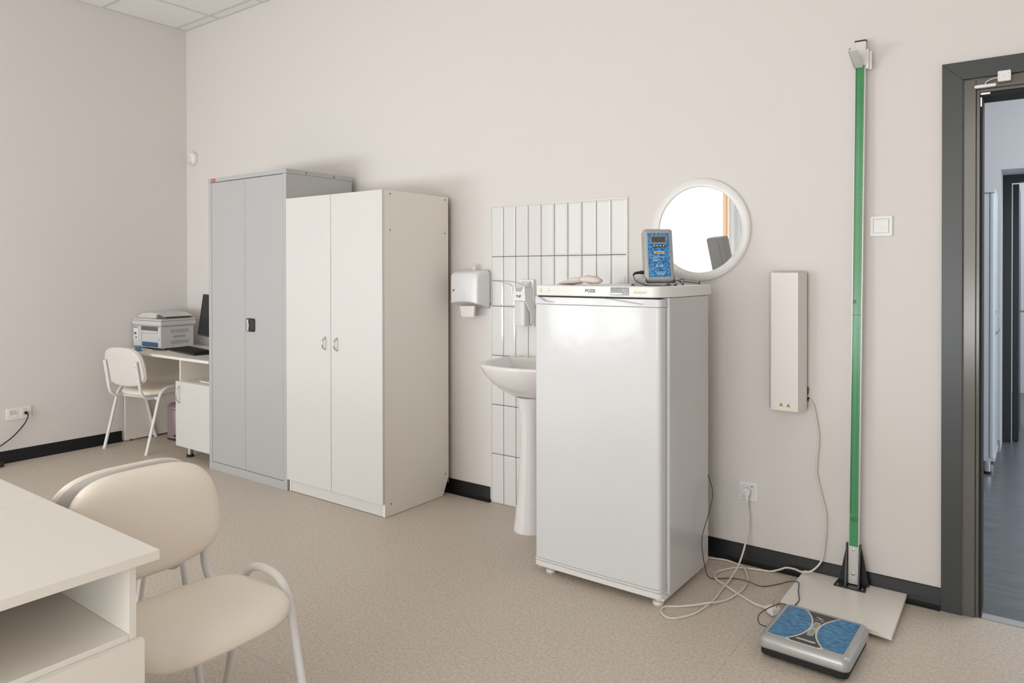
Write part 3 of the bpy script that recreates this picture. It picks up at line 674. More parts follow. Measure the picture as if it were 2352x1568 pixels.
# ------------------------------------------------------------------ round mirror
mc = (4.598, 1.553)
t = thing('round_mirror', 'round wall mirror in a wide white frame above the fridge', 'mirror', (mc[0], 0, mc[1]))
b = MB(); b.lathe([(.246, 0), (.246, -.014), (.243, -.018), (.210, -.020), (.2065, -.018), (.205, -.010), (.205, 0)], (mc[0], 0, mc[1]), 'y', 96, close=True); b.build('frame', 'plastic_w', t, sharp=50)
b = MB(); b.cyl((mc[0], -.012, mc[1]), .2052, .008, 'y', 96); b.build('mirror_glass', 'mirror', t, smooth=False)

# ------------------------------------------------------------------ UV air-cleaner box on the wall
t = thing('air_recirculator', 'tall narrow white air steriliser box with warning triangles, on the wall', 'air steriliser', (5.01, 0, .745))
b = MB(); b.box(4.940, 5.092, -.016, -.002, .750, 1.344); b.build('back_plate', 'navy', t)
b = MB(); b.prism([(4.935, -.016), (4.935, -.038), (4.964, -.104), (5.078, -.104), (5.094, -.038), (5.094, -.016)], 'xy', .744, 1.3475); b.build('cover', 'uv_body', t, bev=.0012)
for px, pz in ((5.007, .770), (5.038, .769)):
    b = MB(); b.prism([(px - .0095, pz - .007), (px + .0095, pz - .007), (px, pz + .010)], 'xz', -.1050, -.1040); s_ = b.build('warning_triangle', 'yellow', t)
    b = MB(); b.prism([(px - .0012, pz + .004), (px + .002, pz + .004), (px + .0005, pz), (px + .002, pz), (px - .001, pz - .005), (px - .0002, pz - .0012), (px - .002, pz - .0012)], 'xz', -.1054, -.1050); b.build('warning_symbol', 'ink', s_)
b = MB(); b.box(5.0925, 5.0975, -.015, -.004, .812, .842); sw = b.build('rocker_switch', 'black', t)
b = MB(); b.box(5.0975, 5.1005, -.013, -.006, .828, .836); b.build('switch_lens', 'red', sw)
b = MB(); b.cyl((5.092, -.0095, .790), .008, .009, 'x', 14); b.build('cable_gland', 'matte_black', t)
t = thing('mains_cable', 'cream power cord hanging from the air steriliser, its plug lying unplugged by the scale', 'cord', (4.93, -.15, 0))
pc = [(5.101, -.0095, .790), (5.113, -.012, .775), (5.124, -.014, .745), (5.134, -.014, .683), (5.141, -.014, .618), (5.134, -.014, .521), (5.133, -.014, .464), (5.150, -.014, .391), (5.170, -.016, .309), (5.173, -.020, .244), (5.164, -.022, .128), (5.152, -.034, .085), (5.122, -.055, .052), (5.085, -.066, .0430), (5.055, -.058, .044), (5.015, -.048, .038), (4.985, -.048, .022), (4.945, -.052, .006), (4.90, -.066, .0060), (4.823, -.091, .0060), (4.775, -.150, .006), (4.756, -.215, .007), (4.774, -.272, .0095), (4.831, -.319, .012), (4.915, -.365, .006), (4.985, -.406, .006), (5.02, -.420, .009), (5.036, -.428, .012)]
b = MB(); b.tube(spline(pc, 8), .0042, 10); b.build('cord', 'cable_w', t, sharp=80)
b = MB(); b.tube([(5.034, -.427, .013), (5.046, -.434, .015), (5.056, -.440, .018)], [.005, .0075, .011], 12)
Rp = Matrix.Translation((5.060, -.442, .020)) @ Matrix.Rotation(math.radians(-28), 4, 'Z')
q = MB(); q.prism([(-.006, -.014), (.018, -.021), (.034, -.021), (.034, .021), (.018, .021), (-.006, .014)], 'xy', -.0135, .0135); tl(q, Rp)
b.add(q.v, q.f); b.build('plug', 'plastic_w', t, bev=.003)
b = MB()
for dx in (.010, .029):
    q = MB(); q.cyl((dx, .0, .0135), .0022, .021, 'z', 10); tl(q, Rp @ Matrix.Rotation(math.radians(-18), 4, 'X')); b.add(q.v, q.f)
b.build('plug_pins', 'gold', t)

# ------------------------------------------------------------------ socket with the fridge plug, light switch
def plate(t, x0, x1, z0, z1, inner, m='plastic_w', y=0):
    b = MB(); b.rings([[(x, y, z) for x, z in rrect(x0, x1, z0, z1, .003, 3)], [(x, y - .008, z) for x, z in rrect(x0, x1, z0, z1, .003, 3)], [(x, y - .0095, z) for x, z in rrect(x0 + .002, x1 - .002, z0 + .002, z1 - .002, .003, 3)], [(x, y - .0095, z) for x, z in rrect(inner[0] - .002, inner[1] + .002, inner[2] - .002, inner[3] + .002, .002, 3)], [(x, y - .006, z) for x, z in rrect(inner[0] - .001, inner[1] + .001, inner[2] - .001, inner[3] + .001, .002, 3)]])
    return b.build('cover_plate', m, t, sharp=30)
t = thing('wall_socket', 'white power socket on the back wall right of the fridge', 'socket', (4.834, 0, .335))
plate(t, 4.791, 4.877, .293, .378, (4.803, 4.862, .306, .363))
b = MB(); b.box(4.804, 4.861, -.0085, -.005, .307, .362); b.cyl((4.8325, -.0088, .336), .0195, .0012, 'y', 28); b.build('socket_insert', 'plastic_c', t, bev=.0006)
b = MB(); b.box(4.846, 4.855, -.0092, -.0085, .357, .361); b.build('socket_mark', 'ink', t)
t = thing('mains_cable', 'cream cord plugged into the wall socket, looping over the floor to the fridge', 'cord', (4.80, -.3, 0))
fc = [(4.834, -.028, .300), (4.837, -.030, .270), (4.842, -.034, .225), (4.842, -.050, .155), (4.837, -.085, .085), (4.834, -.155, .035), (4.836, -.27, .0140), (4.838, -.36, .0125), (4.842, -.475, .006), (4.826, -.614, .0045), (4.787, -.695, .0042), (4.753, -.720, .0042), (4.712, -.694, .0042), (4.702, -.645, .0042), (4.749, -.606, .0042), (4.800, -.565, .008), (4.837, -.530, .0135), (4.862, -.490, .009), (4.885, -.436, .0045), (4.906, -.355, .0100), (4.908, -.290, .0095), (4.895, -.205, .0042), (4.866, -.135, .008), (4.842, -.096, .0145), (4.800, -.060, .006), (4.745, -.045, .0055), (4.690, -.060, .006), (4.62, -.10, .006), (4.55, -.14, .03), (4.5, -.168, .06)]
b = MB(); b.tube(spline(fc, 8), .0042, 10); b.build('cord', 'cable_w', t, sharp=80)
b = MB(); b.cyl((4.8325, -.040, .338), .0175, .030, 'y', 26); b.tube([(4.833, -.030, .342), (4.833, -.032, .322), (4.834, -.030, .300), (4.8345, -.030, .284)], [.0135, .0125, .0075, .0050], 14); b.build('plug', 'plastic_c', t, bev=.002, sharp=40)
t = thing('light_switch', 'white square light switch between the height rod and the door', 'switch', (5.384, 0, 1.54))
plate(t, 5.342, 5.427, 1.498, 1.583, (5.357, 5.413, 1.513, 1.570))
b = MB(); b.prism([(-.006, 1.5135), (-.0115, 1.5135), (-.0125, 1.528), (-.0105, 1.5415), (-.0135, 1.556), (-.0125, 1.5695), (-.006, 1.5695)], 'yz', 5.3575, 5.4125); b.build('rocker', 'plastic_c', t, bev=.0012)

# ------------------------------------------------------------------ height measuring rod
t = thing('height_rod', 'tall green height measuring rod on a white floor platform', 'height rod', (5.285, -.22, 0))
P0 = .033
b = MB(); b.prism([(5.082, -.012), (5.082, -.372), (5.487, -.430), (5.483, -.012)], 'xy', .017, P0); pf = b.build('platform', 'cream_lam', t, bev=.0012)
for px, py in ((5.11, -.06), (5.12, -.33), (5.44, -.375), (5.45, -.05)):
    b = MB(); b.cyl((px, py, 0), .012, .017, n=16); b.build('platform_foot', 'matte_black', pf)
b = MB(); b.prism([(5.222, -.105), (5.344, -.107), (5.337, -.016), (5.228, -.016)], 'xy', P0, P0 + .006)
for gx in (5.262, 5.3125):
    b.prism([(-.100, P0 + .006), (-.016, P0 + .006), (-.046, .208), (-.060, .208), (-.066, .200)], 'yz', gx, gx + .007)
for sg, gx in ((-1, 5.262), (1, 5.3195)):
    b.prism([(gx, P0 + .006), (gx + sg * .030, P0 + .006), (gx, .196)], 'xz', -.052, -.046)
br = b.build('bracket', 'black', t, bev=.001)
for px, py in ((5.238, -.032), (5.236, -.088), (5.329, -.035), (5.330, -.089)):
    b = MB(); b.cyl((px, py, P0 + .006), .0055, .003, n=14); b.build('bolt', 'chrome', br)
lean = Matrix.Translation((5.2905, -.055, P0)) @ Matrix.Rotation(math.radians(.52), 4, 'Y') @ Matrix.Rotation(math.radians(-.55), 4, 'X')
b = MB(); b.box(-.021, .021, -.0105, .0125, .008, 2.280); tl(b, lean); post = b.build('post', 'alu', t, bev=.002)
me = MB(); me.box(-.0165, .0165, -.0135, -.0108, .168, 2.215)
mo = me.build('measuring_tape', 'tape', None)
mo.matrix_basis = lean; mo.parent = t; mo.matrix_parent_inverse = t.matrix_basis.inverted()
bpy.context.view_layer.update()
mo.parent = t; _m = t.matrix_basis.inverted() @ lean; mo.matrix_parent_inverse = Matrix.Identity(4); mo.matrix_basis = _m
nums = '\n'.join(str(k) for k in range(219, 30, -1))
cu_m = _m @ Matrix.Translation((.0062, -.0138, .31 + (219 - 31) * .005)) @ Matrix.Rotation(PI / 2, 4, 'X')
text(nums, .0082, 'tape_numbers', 'green_ink', t, cu_m, line=.01 / .0082 , extrude=.0001)
b = MB()
for k, ws in enumerate(((.010, .003, .006), (.013, .004, .007), (.007, .004, .010), (.005, .011, .006))):
    x = -.0145
    for w in ws: b.box(x, x + w, -.0140, -.0135, .286 - k * .0048, .2885 - k * .0048); x += w + .0022
tl(b, lean).build('tape_small_print', 'green_ink', t)
b = MB(); b.box(-.0175, .0175, -.0142, -.0134, 1.1355, 1.1375); b.box(-.0215, -.0205, -.011, .012, 1.135, 1.138); tl(b, lean).build('joint_line', 'green_ink', t)
b = MB(); b.box(-.0150, -.002, -.0139, -.0134, 1.185, 1.1995); tl(b, lean).build('tape_mark', 'green_ink', t)
for zz in (.154, .052):
    b = MB(); b.lathe([(.0062, -.0105), (.0058, -.0135), (.003, -.0155), (.0005, -.0158)], (0, 0, zz), 'y', 14); tl(b, lean).build('screw', 'chrome', t)
b = MB(); b.box(-.022, .022, -.012, .014, 2.280, 2.2845); tl(b, lean).build('end_cap', 'black', t)
b = MB(); b.box(-.023, .024, -.020, -.0145, 2.176, 2.238); b.box(.0225, .033, -.018, .010, 2.162, 2.242); b.box(-.0255, -.0215, -.0145, .010, 2.176, 2.236)
b.box(.033, .043, -.004, .008, 2.160, 2.236)
tl(b, lean); sl = b.build('slider', 'plastic_w', t, bev=.0012)
b = MB(); b.prism([(-.016, 2.167), (-.016, 2.222), (-.120, 2.228), (-.150, 2.212), (-.150, 2.206), (-.030, 2.167)], 'yz', -.0215, -.0175)
b.prism([(-.020, 2.167), (-.150, 2.206), (-.150, 2.2095), (-.020, 2.1715)], 'yz', -.0175, .014)
tl(b, lean).build('head_plate', 'soap_bottle', sl, bev=.0008)

# ------------------------------------------------------------------ electronic floor scale
sc_a = math.radians(-1.6)
SCX, SCY = 5.271, -.634
t = thing('floor_scale', 'silver electronic floor scale with blue foot pads, in front of the platform', 'scale', (SCX, SCY, 0), sc_a)
hw, hd = .150, .158
def sring(i, z, r=.025): return [(x, y, z) for x, y in rrect(-hw + i, hw - i, -hd + i, hd - i, max(r - i * .4, .012), 7)]
MB().rings([sring(.005, .035), sring(.001, .037), sring(0, .044), sring(.001, .060), sring(.006, .072), sring(.014, .0775), sring(.022, .0785)]).build('cover', 'silver', t, local=True, sharp=60)
b = MB(); b.prism(rrect(-hw + .006, hw - .006, -hd + .006, hd - .006, .024), 'xy', .0095, .0355); b.build('base', 'matte_black', t, local=True, bev=.005)
for sx in (-1, 1):
    for sy in (-1, 1):
        b = MB(); b.lathe([(.017, 0), (.019, .004), (.022, .0098)], (sx * (hw - .042), sy * (hd - .042), 0), n=20); b.build('foot', 'matte_black', t, local=True)
b = MB(); b.prism(rrect(-.127, .127, -.127, .128, .004, 3), 'xy', .0787, .0797); mt = b.build('panel_border', 'cream_line', t, local=True)
b = MB(); b.prism(rrect(-.1255, .1255, -.1255, .1265, .003, 3), 'xy', .0794, .0802); mt = b.build('top_panel', 'charcoal', t, local=True)
def pad_outline(sgn):
    # foot pad: rectangle whose inner side bulges towards the waist of the hourglass
    out = [(sgn * .125, -.125), (sgn * .125, .126)]
    n = 18
    for k in range(n + 1):
        yy = .126 - .251 * k / n; s_ = (k / n - .5) * 2
        out.append((sgn * (.0155 + .046 * abs(s_) ** 2.1), yy))
    return out
for sgn in (-1, 1):
    b = MB(); b.prism(pad_outline(sgn), 'xy', .0798, .0806); b.build('foot_pad', 'blue', mt, local=True)
    n = 22; L1, L2 = [], []
    for k in range(n + 1):
        yy = .126 - .251 * k / n; s_ = (k / n - .5) * 2; xx = .0155 + .046 * abs(s_) ** 2.1
        L1.append((sgn * xx, yy)); L2.append((sgn * (xx - .0062), yy))
    b = MB(); b.prism(L1 + L2[::-1], 'xy', .0803, .0809); b.build('curved_line', 'cream_line', mt, local=True)
b = MB(); b.prism(rrect(-.0105, .0105, -.062, .052, .006), 'xy', .0803, .0808); st = b.build('name_strip', 'pale_blue', mt, local=True)
b = MB(); b.box(-.0062, .0062, .004, .045, .0808, .0811); b.box(-.0062, .0062, -.055, -.012, .0808, .0811); b.build('name_print', 'gold', st, local=True)
b = MB(); b.box(-.016, -.004, .067, .0715, .0803, .0807); b.box(.002, .016, .066, .0725, .0803, .0807); b.build('model_print', 'orange', mt, local=True)
b = MB(); b.prism([(-.018, .094), (-.002, .080), (.014, .084), (.002, .086), (-.001, .092)], 'xy', .0803, .0807); b.build('emblem', 'silver_l', mt, local=True)
b = MB(); b.prism(rrect(-.032, .032, -.110, -.101, .0042), 'xy', .0803, .082); b.build('bubble_level', 'silver_l', mt, local=True, bev=.0008)
b = MB(); b.prism([(-.064, -.125), (.064, -.125), (.050, -.1355), (-.050, -.1355)], 'xy', .0784, .0804); fl = b.build('front_lip', 'cream_line', mt, local=True)
b = MB(); b.prism([(-.052, -.124), (.052, -.124), (.044, -.1310), (-.044, -.1310)], 'xy', .0803, .0808); b.build('lip_print', 'charcoal', mt, local=True)
b = MB(); b.tube(spline([(5.165, -.474, .052), (5.140, -.458, .055), (5.108, -.444, .052), (5.080, -.478, .048), (5.062, -.532, .045), (5.058, -.585, .044), (5.080, -.640, .044), (5.115, -.660, .050)], 8), .0021, 8)
tag(b.build('scale_lead', 'cable_g', sharp=80), 'short dark lead curling out of the left side of the floor scale', 'cable')

# ------------------------------------------------------------------ motion sensor and door contact
t = thing('motion_sensor', 'small white motion sensor high on the wall near the corner', 'sensor', (.118, 0, 2.32))
def egg(i, y): return [(.118 + (.060 - i) * math.cos(a), y, 2.318 + (.056 - i) * math.sin(a) * (1 if math.sin(a) > 0 else 1.12)) for a in [2 * PI * k / 28 for k in range(28)]]
MB().rings([egg(.004, 0), egg(0, -.008), egg(.002, -.026), egg(.012, -.040), egg(.03, -.046)]).build('housing', 'plastic_w', t, sharp=60)
b = MB(); b.lathe([(.036, -.030), (.034, -.046), (.022, -.055), (.004, -.058)], (.116, 0, 2.300), 'y', 28); b.build('lens', 'soap_bottle', t, sharp=60)
for px in (.104, .130):
    b = MB(); b.box(px - .009, px + .009, -.0465, -.040, 2.266, 2.270); b.build('slot', 'plastic_g', t)
t = thing('door_contact', 'white alarm contact with a square junction box on the door head', 'door contact', (5.77, 0, 2.08))
b = MB(); b.prism(rrect(5.786, 5.828, 2.071, 2.111, .004, 4), 'xz', -.040, -.0205); jb = b.build('junction_box', 'plastic_w', t, bev=.003)
b = MB()
for px, pz in ((5.792, 2.097), (5.821, 2.099), (5.792, 2.084), (5.821, 2.085)): b.cyl((px, -.0408, pz), .0013, .001, 'y', 8)
b.build('box_screws', 'screw', jb)
b = MB(); b.lathe([(.004, -.0408), (.0045, -.0402)], (5.806, 0, 2.089), 'y', 16); b.build('box_emblem', 'plastic_c', jb)
b = MB(); b.prism(rrect(5.711, 5.782, 2.0585, 2.0700, .0055, 5), 'xz', -.028, -.0125); b.build('magnet_bar', 'plastic_w', t, bev=.002)
b = MB(); b.tube(spline([(5.745, -.024, 2.069), (5.750, -.026, 2.079), (5.766, -.028, 2.086), (5.787, -.030, 2.0885)], 6), .0016, 8); b.build('lead', 'plastic_w', t)

# ------------------------------------------------------------------ double outlet on the left wall, black cord, black strip
t = thing('double_outlet', 'cream double outlet low on the left wall', 'outlet', (0, -1.272, .34))
b = MB(); b.prism(rrect(-1.350, -1.194, .297, .382, .004, 3), 'yz', .0, .0095); b.build('cover_plate', 'cream_lam', t, bev=.002)
for y0, y1 in ((-1.338, -1.284), (-1.264, -1.208)):
    b = MB(); b.box(.0095, .0115, y0, y1, .309, .369); b.build('insert', 'cream_lam', t, bev=.001)
b = MB()
for y0 in (-1.327, -1.305): b.box(.0115, .0122, y0, y0 + .016, .338, .349)
b.build('data_ports', 'plastic_g', t)
b = MB(); b.box(.0115, .0120, -1.332, -1.296, .354, .365); b.box(.0115, .0120, -1.248, -1.222, .361, .368); b.build('paper_strip', 'cream_line', t)
t = thing('black_cord', 'black cord plugged into the outlet on the left wall', 'cord', (.03, -1.3, .2))
b = MB(); b.cyl((.0118, -1.234, .338), .011, .022, 'x', 16); b.build('plug', 'black', t, bev=.002)
b = MB(); b.tube(spline([(.032, -1.232, .338), (.036, -1.226, .325), (.030, -1.228, .30), (.026, -1.245, .262), (.028, -1.285, .215), (.034, -1.335, .172), (.05, -1.42, .125), (.08, -1.55, .07), (.12, -1.7, .03), (.16, -1.8, .006), (.2, -1.95, .0045)], 8), .0042, 10); b.build('cord', 'black', t, sharp=80)
b = MB(); b.prism([(.060, -1.70), (.125, -1.70), (.125, -1.415), (.112, -1.400), (.070, -1.400), (.060, -1.41)], 'xy', 0, .034); tag(b.build('power_strip', 'black', bev=.003), 'black power strip end on the floor by the left wall', 'power strip')

# ------------------------------------------------------------------ computer desk in the far corner
DT = .738
t = thing('computer_desk', 'cream corner desk with a one-door pedestal, left of the metal cabinet', 'desk', (.65, -.36, 0))
b = MB(); b.prism([(.004, -.008)] + [(.004 + .10 - .10 * math.cos(k * PI / 16), -.585 + .10 - .10 * math.sin(k * PI / 16)) for k in range(9)] + [(1.306, -.585), (1.306, -.008)], 'xy', DT - .020, DT); b.build('desktop', 'cream_lam', t, bev=.0012)
b = MB(); b.box(.032, .048, -.548, -.035, .012, DT - .021); b.build('side_panel', 'cream_lam', t, bev=.0008)
for yy in (-.50, -.08):
    b = MB(); b.cyl((.040, yy, 0), .008, .012, n=10); b.build('glide', 'matte_black', t)
b = MB(); b.box(.0485, .857, -.055, -.039, .30, DT - .021); b.build('modesty_panel', 'cream_lam', t)
b = MB(); b.box(.8575, .8735, -.545, -.035, .100, DT - .021); b.box(1.2635, 1.2795, -.545, -.035, .100, DT - .021); b.box(.8737, 1.2633, -.543, -.035, .100, .116); b.box(.8737, 1.2633, -.543, -.035, .545, .561); b.box(.8737, 1.2633, -.050, -.035, .117, .544); b.box(.8737, 1.2633, -.050, -.035, .562, DT - .022)
pd = b.build('pedestal', 'cream_lam', t, bev=.0006)
b = MB(); b.box(.836, 1.2785, -.563, -.547, .088, .559); dd = b.build('pedestal_door', 'laminate', t, bev=.001)
b = MB(); b.tube(rpath([(.895, -.563, .528), (.895, -.588, .505), (.895, -.592, .465), (.895, -.588, .425), (.895, -.563, .402)], .03), .004, 10); b.build('handle', 'brushed', dd)
for px, py in ((.905, -.492), (1.24, -.492), (.905, -.09), (1.10, -.30)):
    b = MB(); b.cyl((px, py, .020), .020, .080, n=20); l = b.build('leg', 'brushed', t)
    b = MB(); b.cyl((px, py, 0), .026, .020, n=20, r2=.024); b.build('foot_cap', 'matte_black', l)
b = MB(); b.box(1.06, 1.255, -.50, -.24, .562, .568); b.box(1.05, 1.24, -.505, -.25, .5685, .572); tag(b.build('paper_stack', 'paper', bev=.0005), 'white papers lying in the open niche of the desk pedestal', 'papers')

# printer
pr = math.radians(3.5)
t = thing('printer', 'white multifunction laser printer on the corner desk', 'printer', (.218, -.454, DT + .016), pr)
hw = .192
b = MB(); b.box(-hw, hw, .0, .275, .0, .172); b.build('body', 'printer', t, bev=.006, seg=3, local=True)
for sx in (-1, 1):
    for py in (.03, .24):
        b = MB(); b.cyl((sx * (hw - .02), py, -.016), .012, .0165, n=14); b.build('foot', 'printer_g', t, local=True)
b = MB(); b.box(-hw + .002, -.085, -.006, .0005, .010, .165); b.build('panel_column', 'printer', t, bev=.003, local=True)
b = MB(); b.prism(rrect(-hw + .010, -hw + .075, .048, .150, .008), 'xz', -.012, -.0062); cp = b.build('control_panel', 'plastic_w', t, bev=.002, local=True)
b = MB(); b.box(-hw + .022, -hw + .055, -.0132, -.012, .100, .118); b.build('display', 'printer_g', cp, local=True)
b = MB(); b.cyl((-hw + .052, -.0135, .077), .010, .0015, 'y', 18); b.build('round_key', 'grey_ink', cp, local=True)
b = MB()
for k in range(4): b.box(-hw + .030, -hw + .037, -.0133, -.012, .056 + k * .010, .061 + k * .010)
b.build('small_keys', 'grey_ink', cp, local=True)
b = MB(); b.box(-hw + .045, -hw + .058, -.0133, -.012, .055, .060); b.build('red_key', 'red', cp, local=True)
b = MB(); b.box(-hw + .016, -hw + .060, -.0072, -.0062, .152, .160); b.build('name_plate', 'grey_ink', t, local=True)
b = MB(); b.box(-.082, .150, -.0025, .0005, .132, .168); b.build('output_slot', 'printer_g', t, local=True)
b = MB(); b.prism([(-.008, .120), (-.001, .120), (-.001, .140)], 'yz', -.080, .148); b.build('output_tray', 'printer', t, local=True)
b = MB(); b.box(-.080, .148, -.0035, .0005, .052, .112); b.build('front_flap', 'printer', t, bev=.002, local=True)
b = MB(); b.box(-.072, .148, -.0025, .0005, .010, .045); b.build('tray_slot', 'blue_tray', t, local=True)
b = MB(); b.box(.152, hw, -.006, .0005, .002, .166); b.build('front_pillar', 'printer', t, bev=.003, local=True)
b = MB(); b.box(-hw - .008, hw + .008, -.010, .290, .178, .212); b.build('scanner', 'printer', t, bev=.005, seg=3, local=True)
b = MB(); b.box(-hw - .004, hw + .004, -.002, .285, .172, .178); b.build('scanner_gap', 'vent', t, local=True)
b = MB(); b.box(-hw - .004, hw + .004, -.006, .288, .2135, .228); b.build('scanner_lid', 'printer', t, bev=.005, seg=3, local=True)
b = MB(); b.prism([(-hw + .002, .2285), (.060, .2285), (.060, .236), (.080, .270), (-.020, .276), (-.130, .268), (-hw + .002, .245)], 'xz', .030, .285); b.build('document_feeder', 'printer', t, bev=.006, seg=3, local=True)
b = MB(); b.prism([(.055, .2290), (.180, .2290), (.175, .238), (.085, .2655), (.055, .2655)], 'xz', .050, .265); b.build('feeder_mouth', 'printer_g', t, local=True)
b = MB(); b.prism([(.062, .266), (.0850, .2665), (.170, .2470), (.1745, .2440), (.178, .2470), (.085, .2720), (.062, .2745)], 'xz', .035, .280); b.build('feeder_tray', 'printer', t, bev=.001, local=True)
b = MB()
for r0 in (.030, .118):
    for k in range(8): b.box(hw - .0005, hw + .0008, .078 + k * .0195, .092 + k * .0195, r0, r0 + .028)
b.build('side_vents', 'vent', t, local=True)
b = MB(); b.box(hw - .0005, hw + .0010, .100, .205, .080, .098); b.build('carry_grip', 'vent', t, local=True)
b = MB(); b.box(hw - .026, hw - .014, -.0072, -.006, .060, .078); b.build('power_key', 'vent', t, local=True)
b = MB(); b.prism([(.040, -.550), (.150, -.565), (.215, -.540), (.305, -.460), (.160, -.435), (.045, -.42)], 'xy', DT, DT + .006); tag(b.build('paper_sheets', 'paper'), 'loose white sheets in front of the printer', 'papers')
b = MB(); b.box(.226, .288, -.558, -.540, DT + .0062, DT + .040); b.box(.218, .300, -.572, -.534, DT + .0, DT + .006) ; tag(b.build('note_holder', 'note_blue', bev=.001), 'small blue note block on the desk edge by the printer', 'note block')

# keyboard
ka = math.radians(-9)
t = thing('keyboard', 'black computer keyboard on the corner desk', 'keyboard', (.447, -.397, DT), ka)
b = MB(); b.prism([(0, .0), (.0, .012), (.145, .024), (.150, .0)], 'yz', 0, .475); b.build('base', 'black', t, bev=.003, local=True)
b = MB()
for r in range(6):
    for k in range(21):
        if random.random() < .02: continue
        y0 = .012 + r * .0215; z0 = .0125 + y0 * .083
        b.box(.012 + k * .0215, .012 + k * .0215 + .0185, y0, y0 + .0185, z0, z0 + .006)
b.build('keys', 'matte_black', t, local=True)
# monitor
t = thing('monitor', 'black computer monitor edge beside the metal cabinet', 'monitor', (.925, -.362, DT), math.radians(-14))
Tm2 = Matrix.Translation((0, .0, .129)) @ Matrix.Rotation(math.radians(-8), 4, 'X')
b = MB(); b.box(-.262, .262, 0, .030, 0, .318); tl(b, Tm2); b.build('casing', 'black', t, bev=.004, local=True)
b = MB(); b.box(-.254, .254, -.0012, .0006, .012, .311); tl(b, Tm2); b.build('screen', 'screen', t, local=True)
b = MB(); b.box(-.03, .03, .055, .085, .008, .24); b.build('stand_neck', 'black', t, local=True, bev=.003)
b = MB(); b.prism(rrect(-.09, .09, .050, .165, .03), 'xy', 0, .010); b.build('stand_base', 'black', t, local=True, bev=.003)
b = MB()
for k in range(5):
    b.tube(spline([(.70 + .03 * k, -.12, DT + .19 - .02 * k), (.70 + .03 * k, -.10, DT + .075), (.74 + .02 * k, -.085, DT + .024 + .012 * k), (.84, -.075, DT + .012 + .014 * k), (.95, -.07, DT + .012 + .004 * k)], 8), .004, 8)
tag(b.build('cable_bundle', 'black', sharp=80), 'tangled black cables behind the monitor on the desk', 'cables')
# pedal bin
t = thing('pedal_bin', 'rose-grey pedal bin under the corner desk', 'bin', (.262, -.205, 0))
b = MB(); b.lathe([(.098, .004), (.100, .012), (.100, .235), (.098, .240)], (.262, -.205, 0), n=40); b.build('drum', 'bin', t, sharp=50)
b = MB(); b.lathe([(.101, 0), (.102, .010), (.100, .0115)], (.262, -.205, 0), n=40); b.build('base_ring', 'matte_black', t)
b = MB(); b.lathe([(.1015, .2415), (.1025, .248), (.101, .268), (.085, .282), (.04, .288), (.005, .289)], (.262, -.205, 0), n=40); b.build('lid', 'bin', t, sharp=60)
pdx = Vector((.807, -.591, 0)) ; pcn = Vector((.262, -.205, 0)) + Vector((.75, -.66, 0)) * .100
q = MB(); q.box(-.030, .030, -.034, .002, .004, .012); tl(q, Matrix.Translation(pcn) @ Matrix.Rotation(math.radians(48), 4, 'Z')); q.build('pedal', 'matte_black', t, bev=.002)
q = MB(); q.box(-.034, .034, -.004, .006, .030, .042); tl(q, Matrix.Translation(pcn) @ Matrix.Rotation(math.radians(48), 4, 'Z')); q.build('pedal_slot', 'matte_black', t)
q = MB(); q.box(-.014, .014, -.0035, .006, .205, .216); tl(q, Matrix.Translation(pcn) @ Matrix.Rotation(math.radians(48), 4, 'Z')); q.build('badge', 'ink', t)

# ------------------------------------------------------------------ two desks in the foreground
NT = .755
def near_desk(label, x0, x1, open_side):
    t = thing('office_desk', label, 'desk', ((x0 + x1) / 2, -3.2, 0), 0)
    y1 = -2.527; y0 = -3.90
    b = MB(); b.box(x0, x1, y0, y1, NT - .0215, NT); b.build('desktop', 'cream_lam', t, bev=.0013)
    s = 1 if open_side > 0 else -1
    xf = x1 - .024 if s > 0 else x0 + .024         # front edges of the panels
    xb = x0 + .045 if s > 0 else x1 - .045
    lo, hi = min(xf, xb), max(xf, xb)
    def panel(y): b = MB(); b.box(lo, hi, y - .016, y, .03, NT - .022); return b
    panel(-2.566).build('end_panel', 'cream_lam', t, bev=.0008)
    panel(-3.10).build('end_panel', 'cream_lam', t, bev=.0008)
    panel(-3.80).build('end_panel', 'cream_lam', t, bev=.0008)
    b = MB(); b.box(lo, hi - .0, -3.0995 + .0, -2.5825, .570, .586); b.build('niche_shelf', 'cream_lam', t, bev=.0008)
    b = MB(); b.box(lo + .02, hi - .02, -3.0995, -2.5825, .06, .076); b.build('bottom_shelf', 'cream_lam', t)
    b = MB(); b.box(xb - .008, xb + .008, -3.784, -2.5825, .30, NT - .022) ; b.build('modesty_panel', 'cream_lam', t)
    b = MB(); xa = xf + .0015 * s; b.box(min(xa, xa + .016 * s), max(xa, xa + .016 * s), -3.115, -2.557, .07, .573); dd = b.build('pedestal_door', 'cream_lam', t, bev=.001)
    b = MB(); xh = xa + .016 * s; b.tube(rpath([(xh, -3.07, .53), (xh + .026 * s, -3.07, .51), (xh + .026 * s, -3.07, .43), (xh, -3.07, .41)], .03), .004, 10); b.build('handle', 'brushed', dd)
    for px in (lo + .05, hi - .05):
        for py in (-2.574, -3.108, -3.808):
            b = MB(); b.cyl((px, py, 0), .012, .03, n=12); b.build('leg', 'matte_black', t)
    return t
near_desk('cream office desk with an open pedestal niche, nearest in the foreground', 3.787, 4.379, 1)
near_desk('second cream office desk pushed against the back of the nearest desk', 3.193, 3.7845, -1)

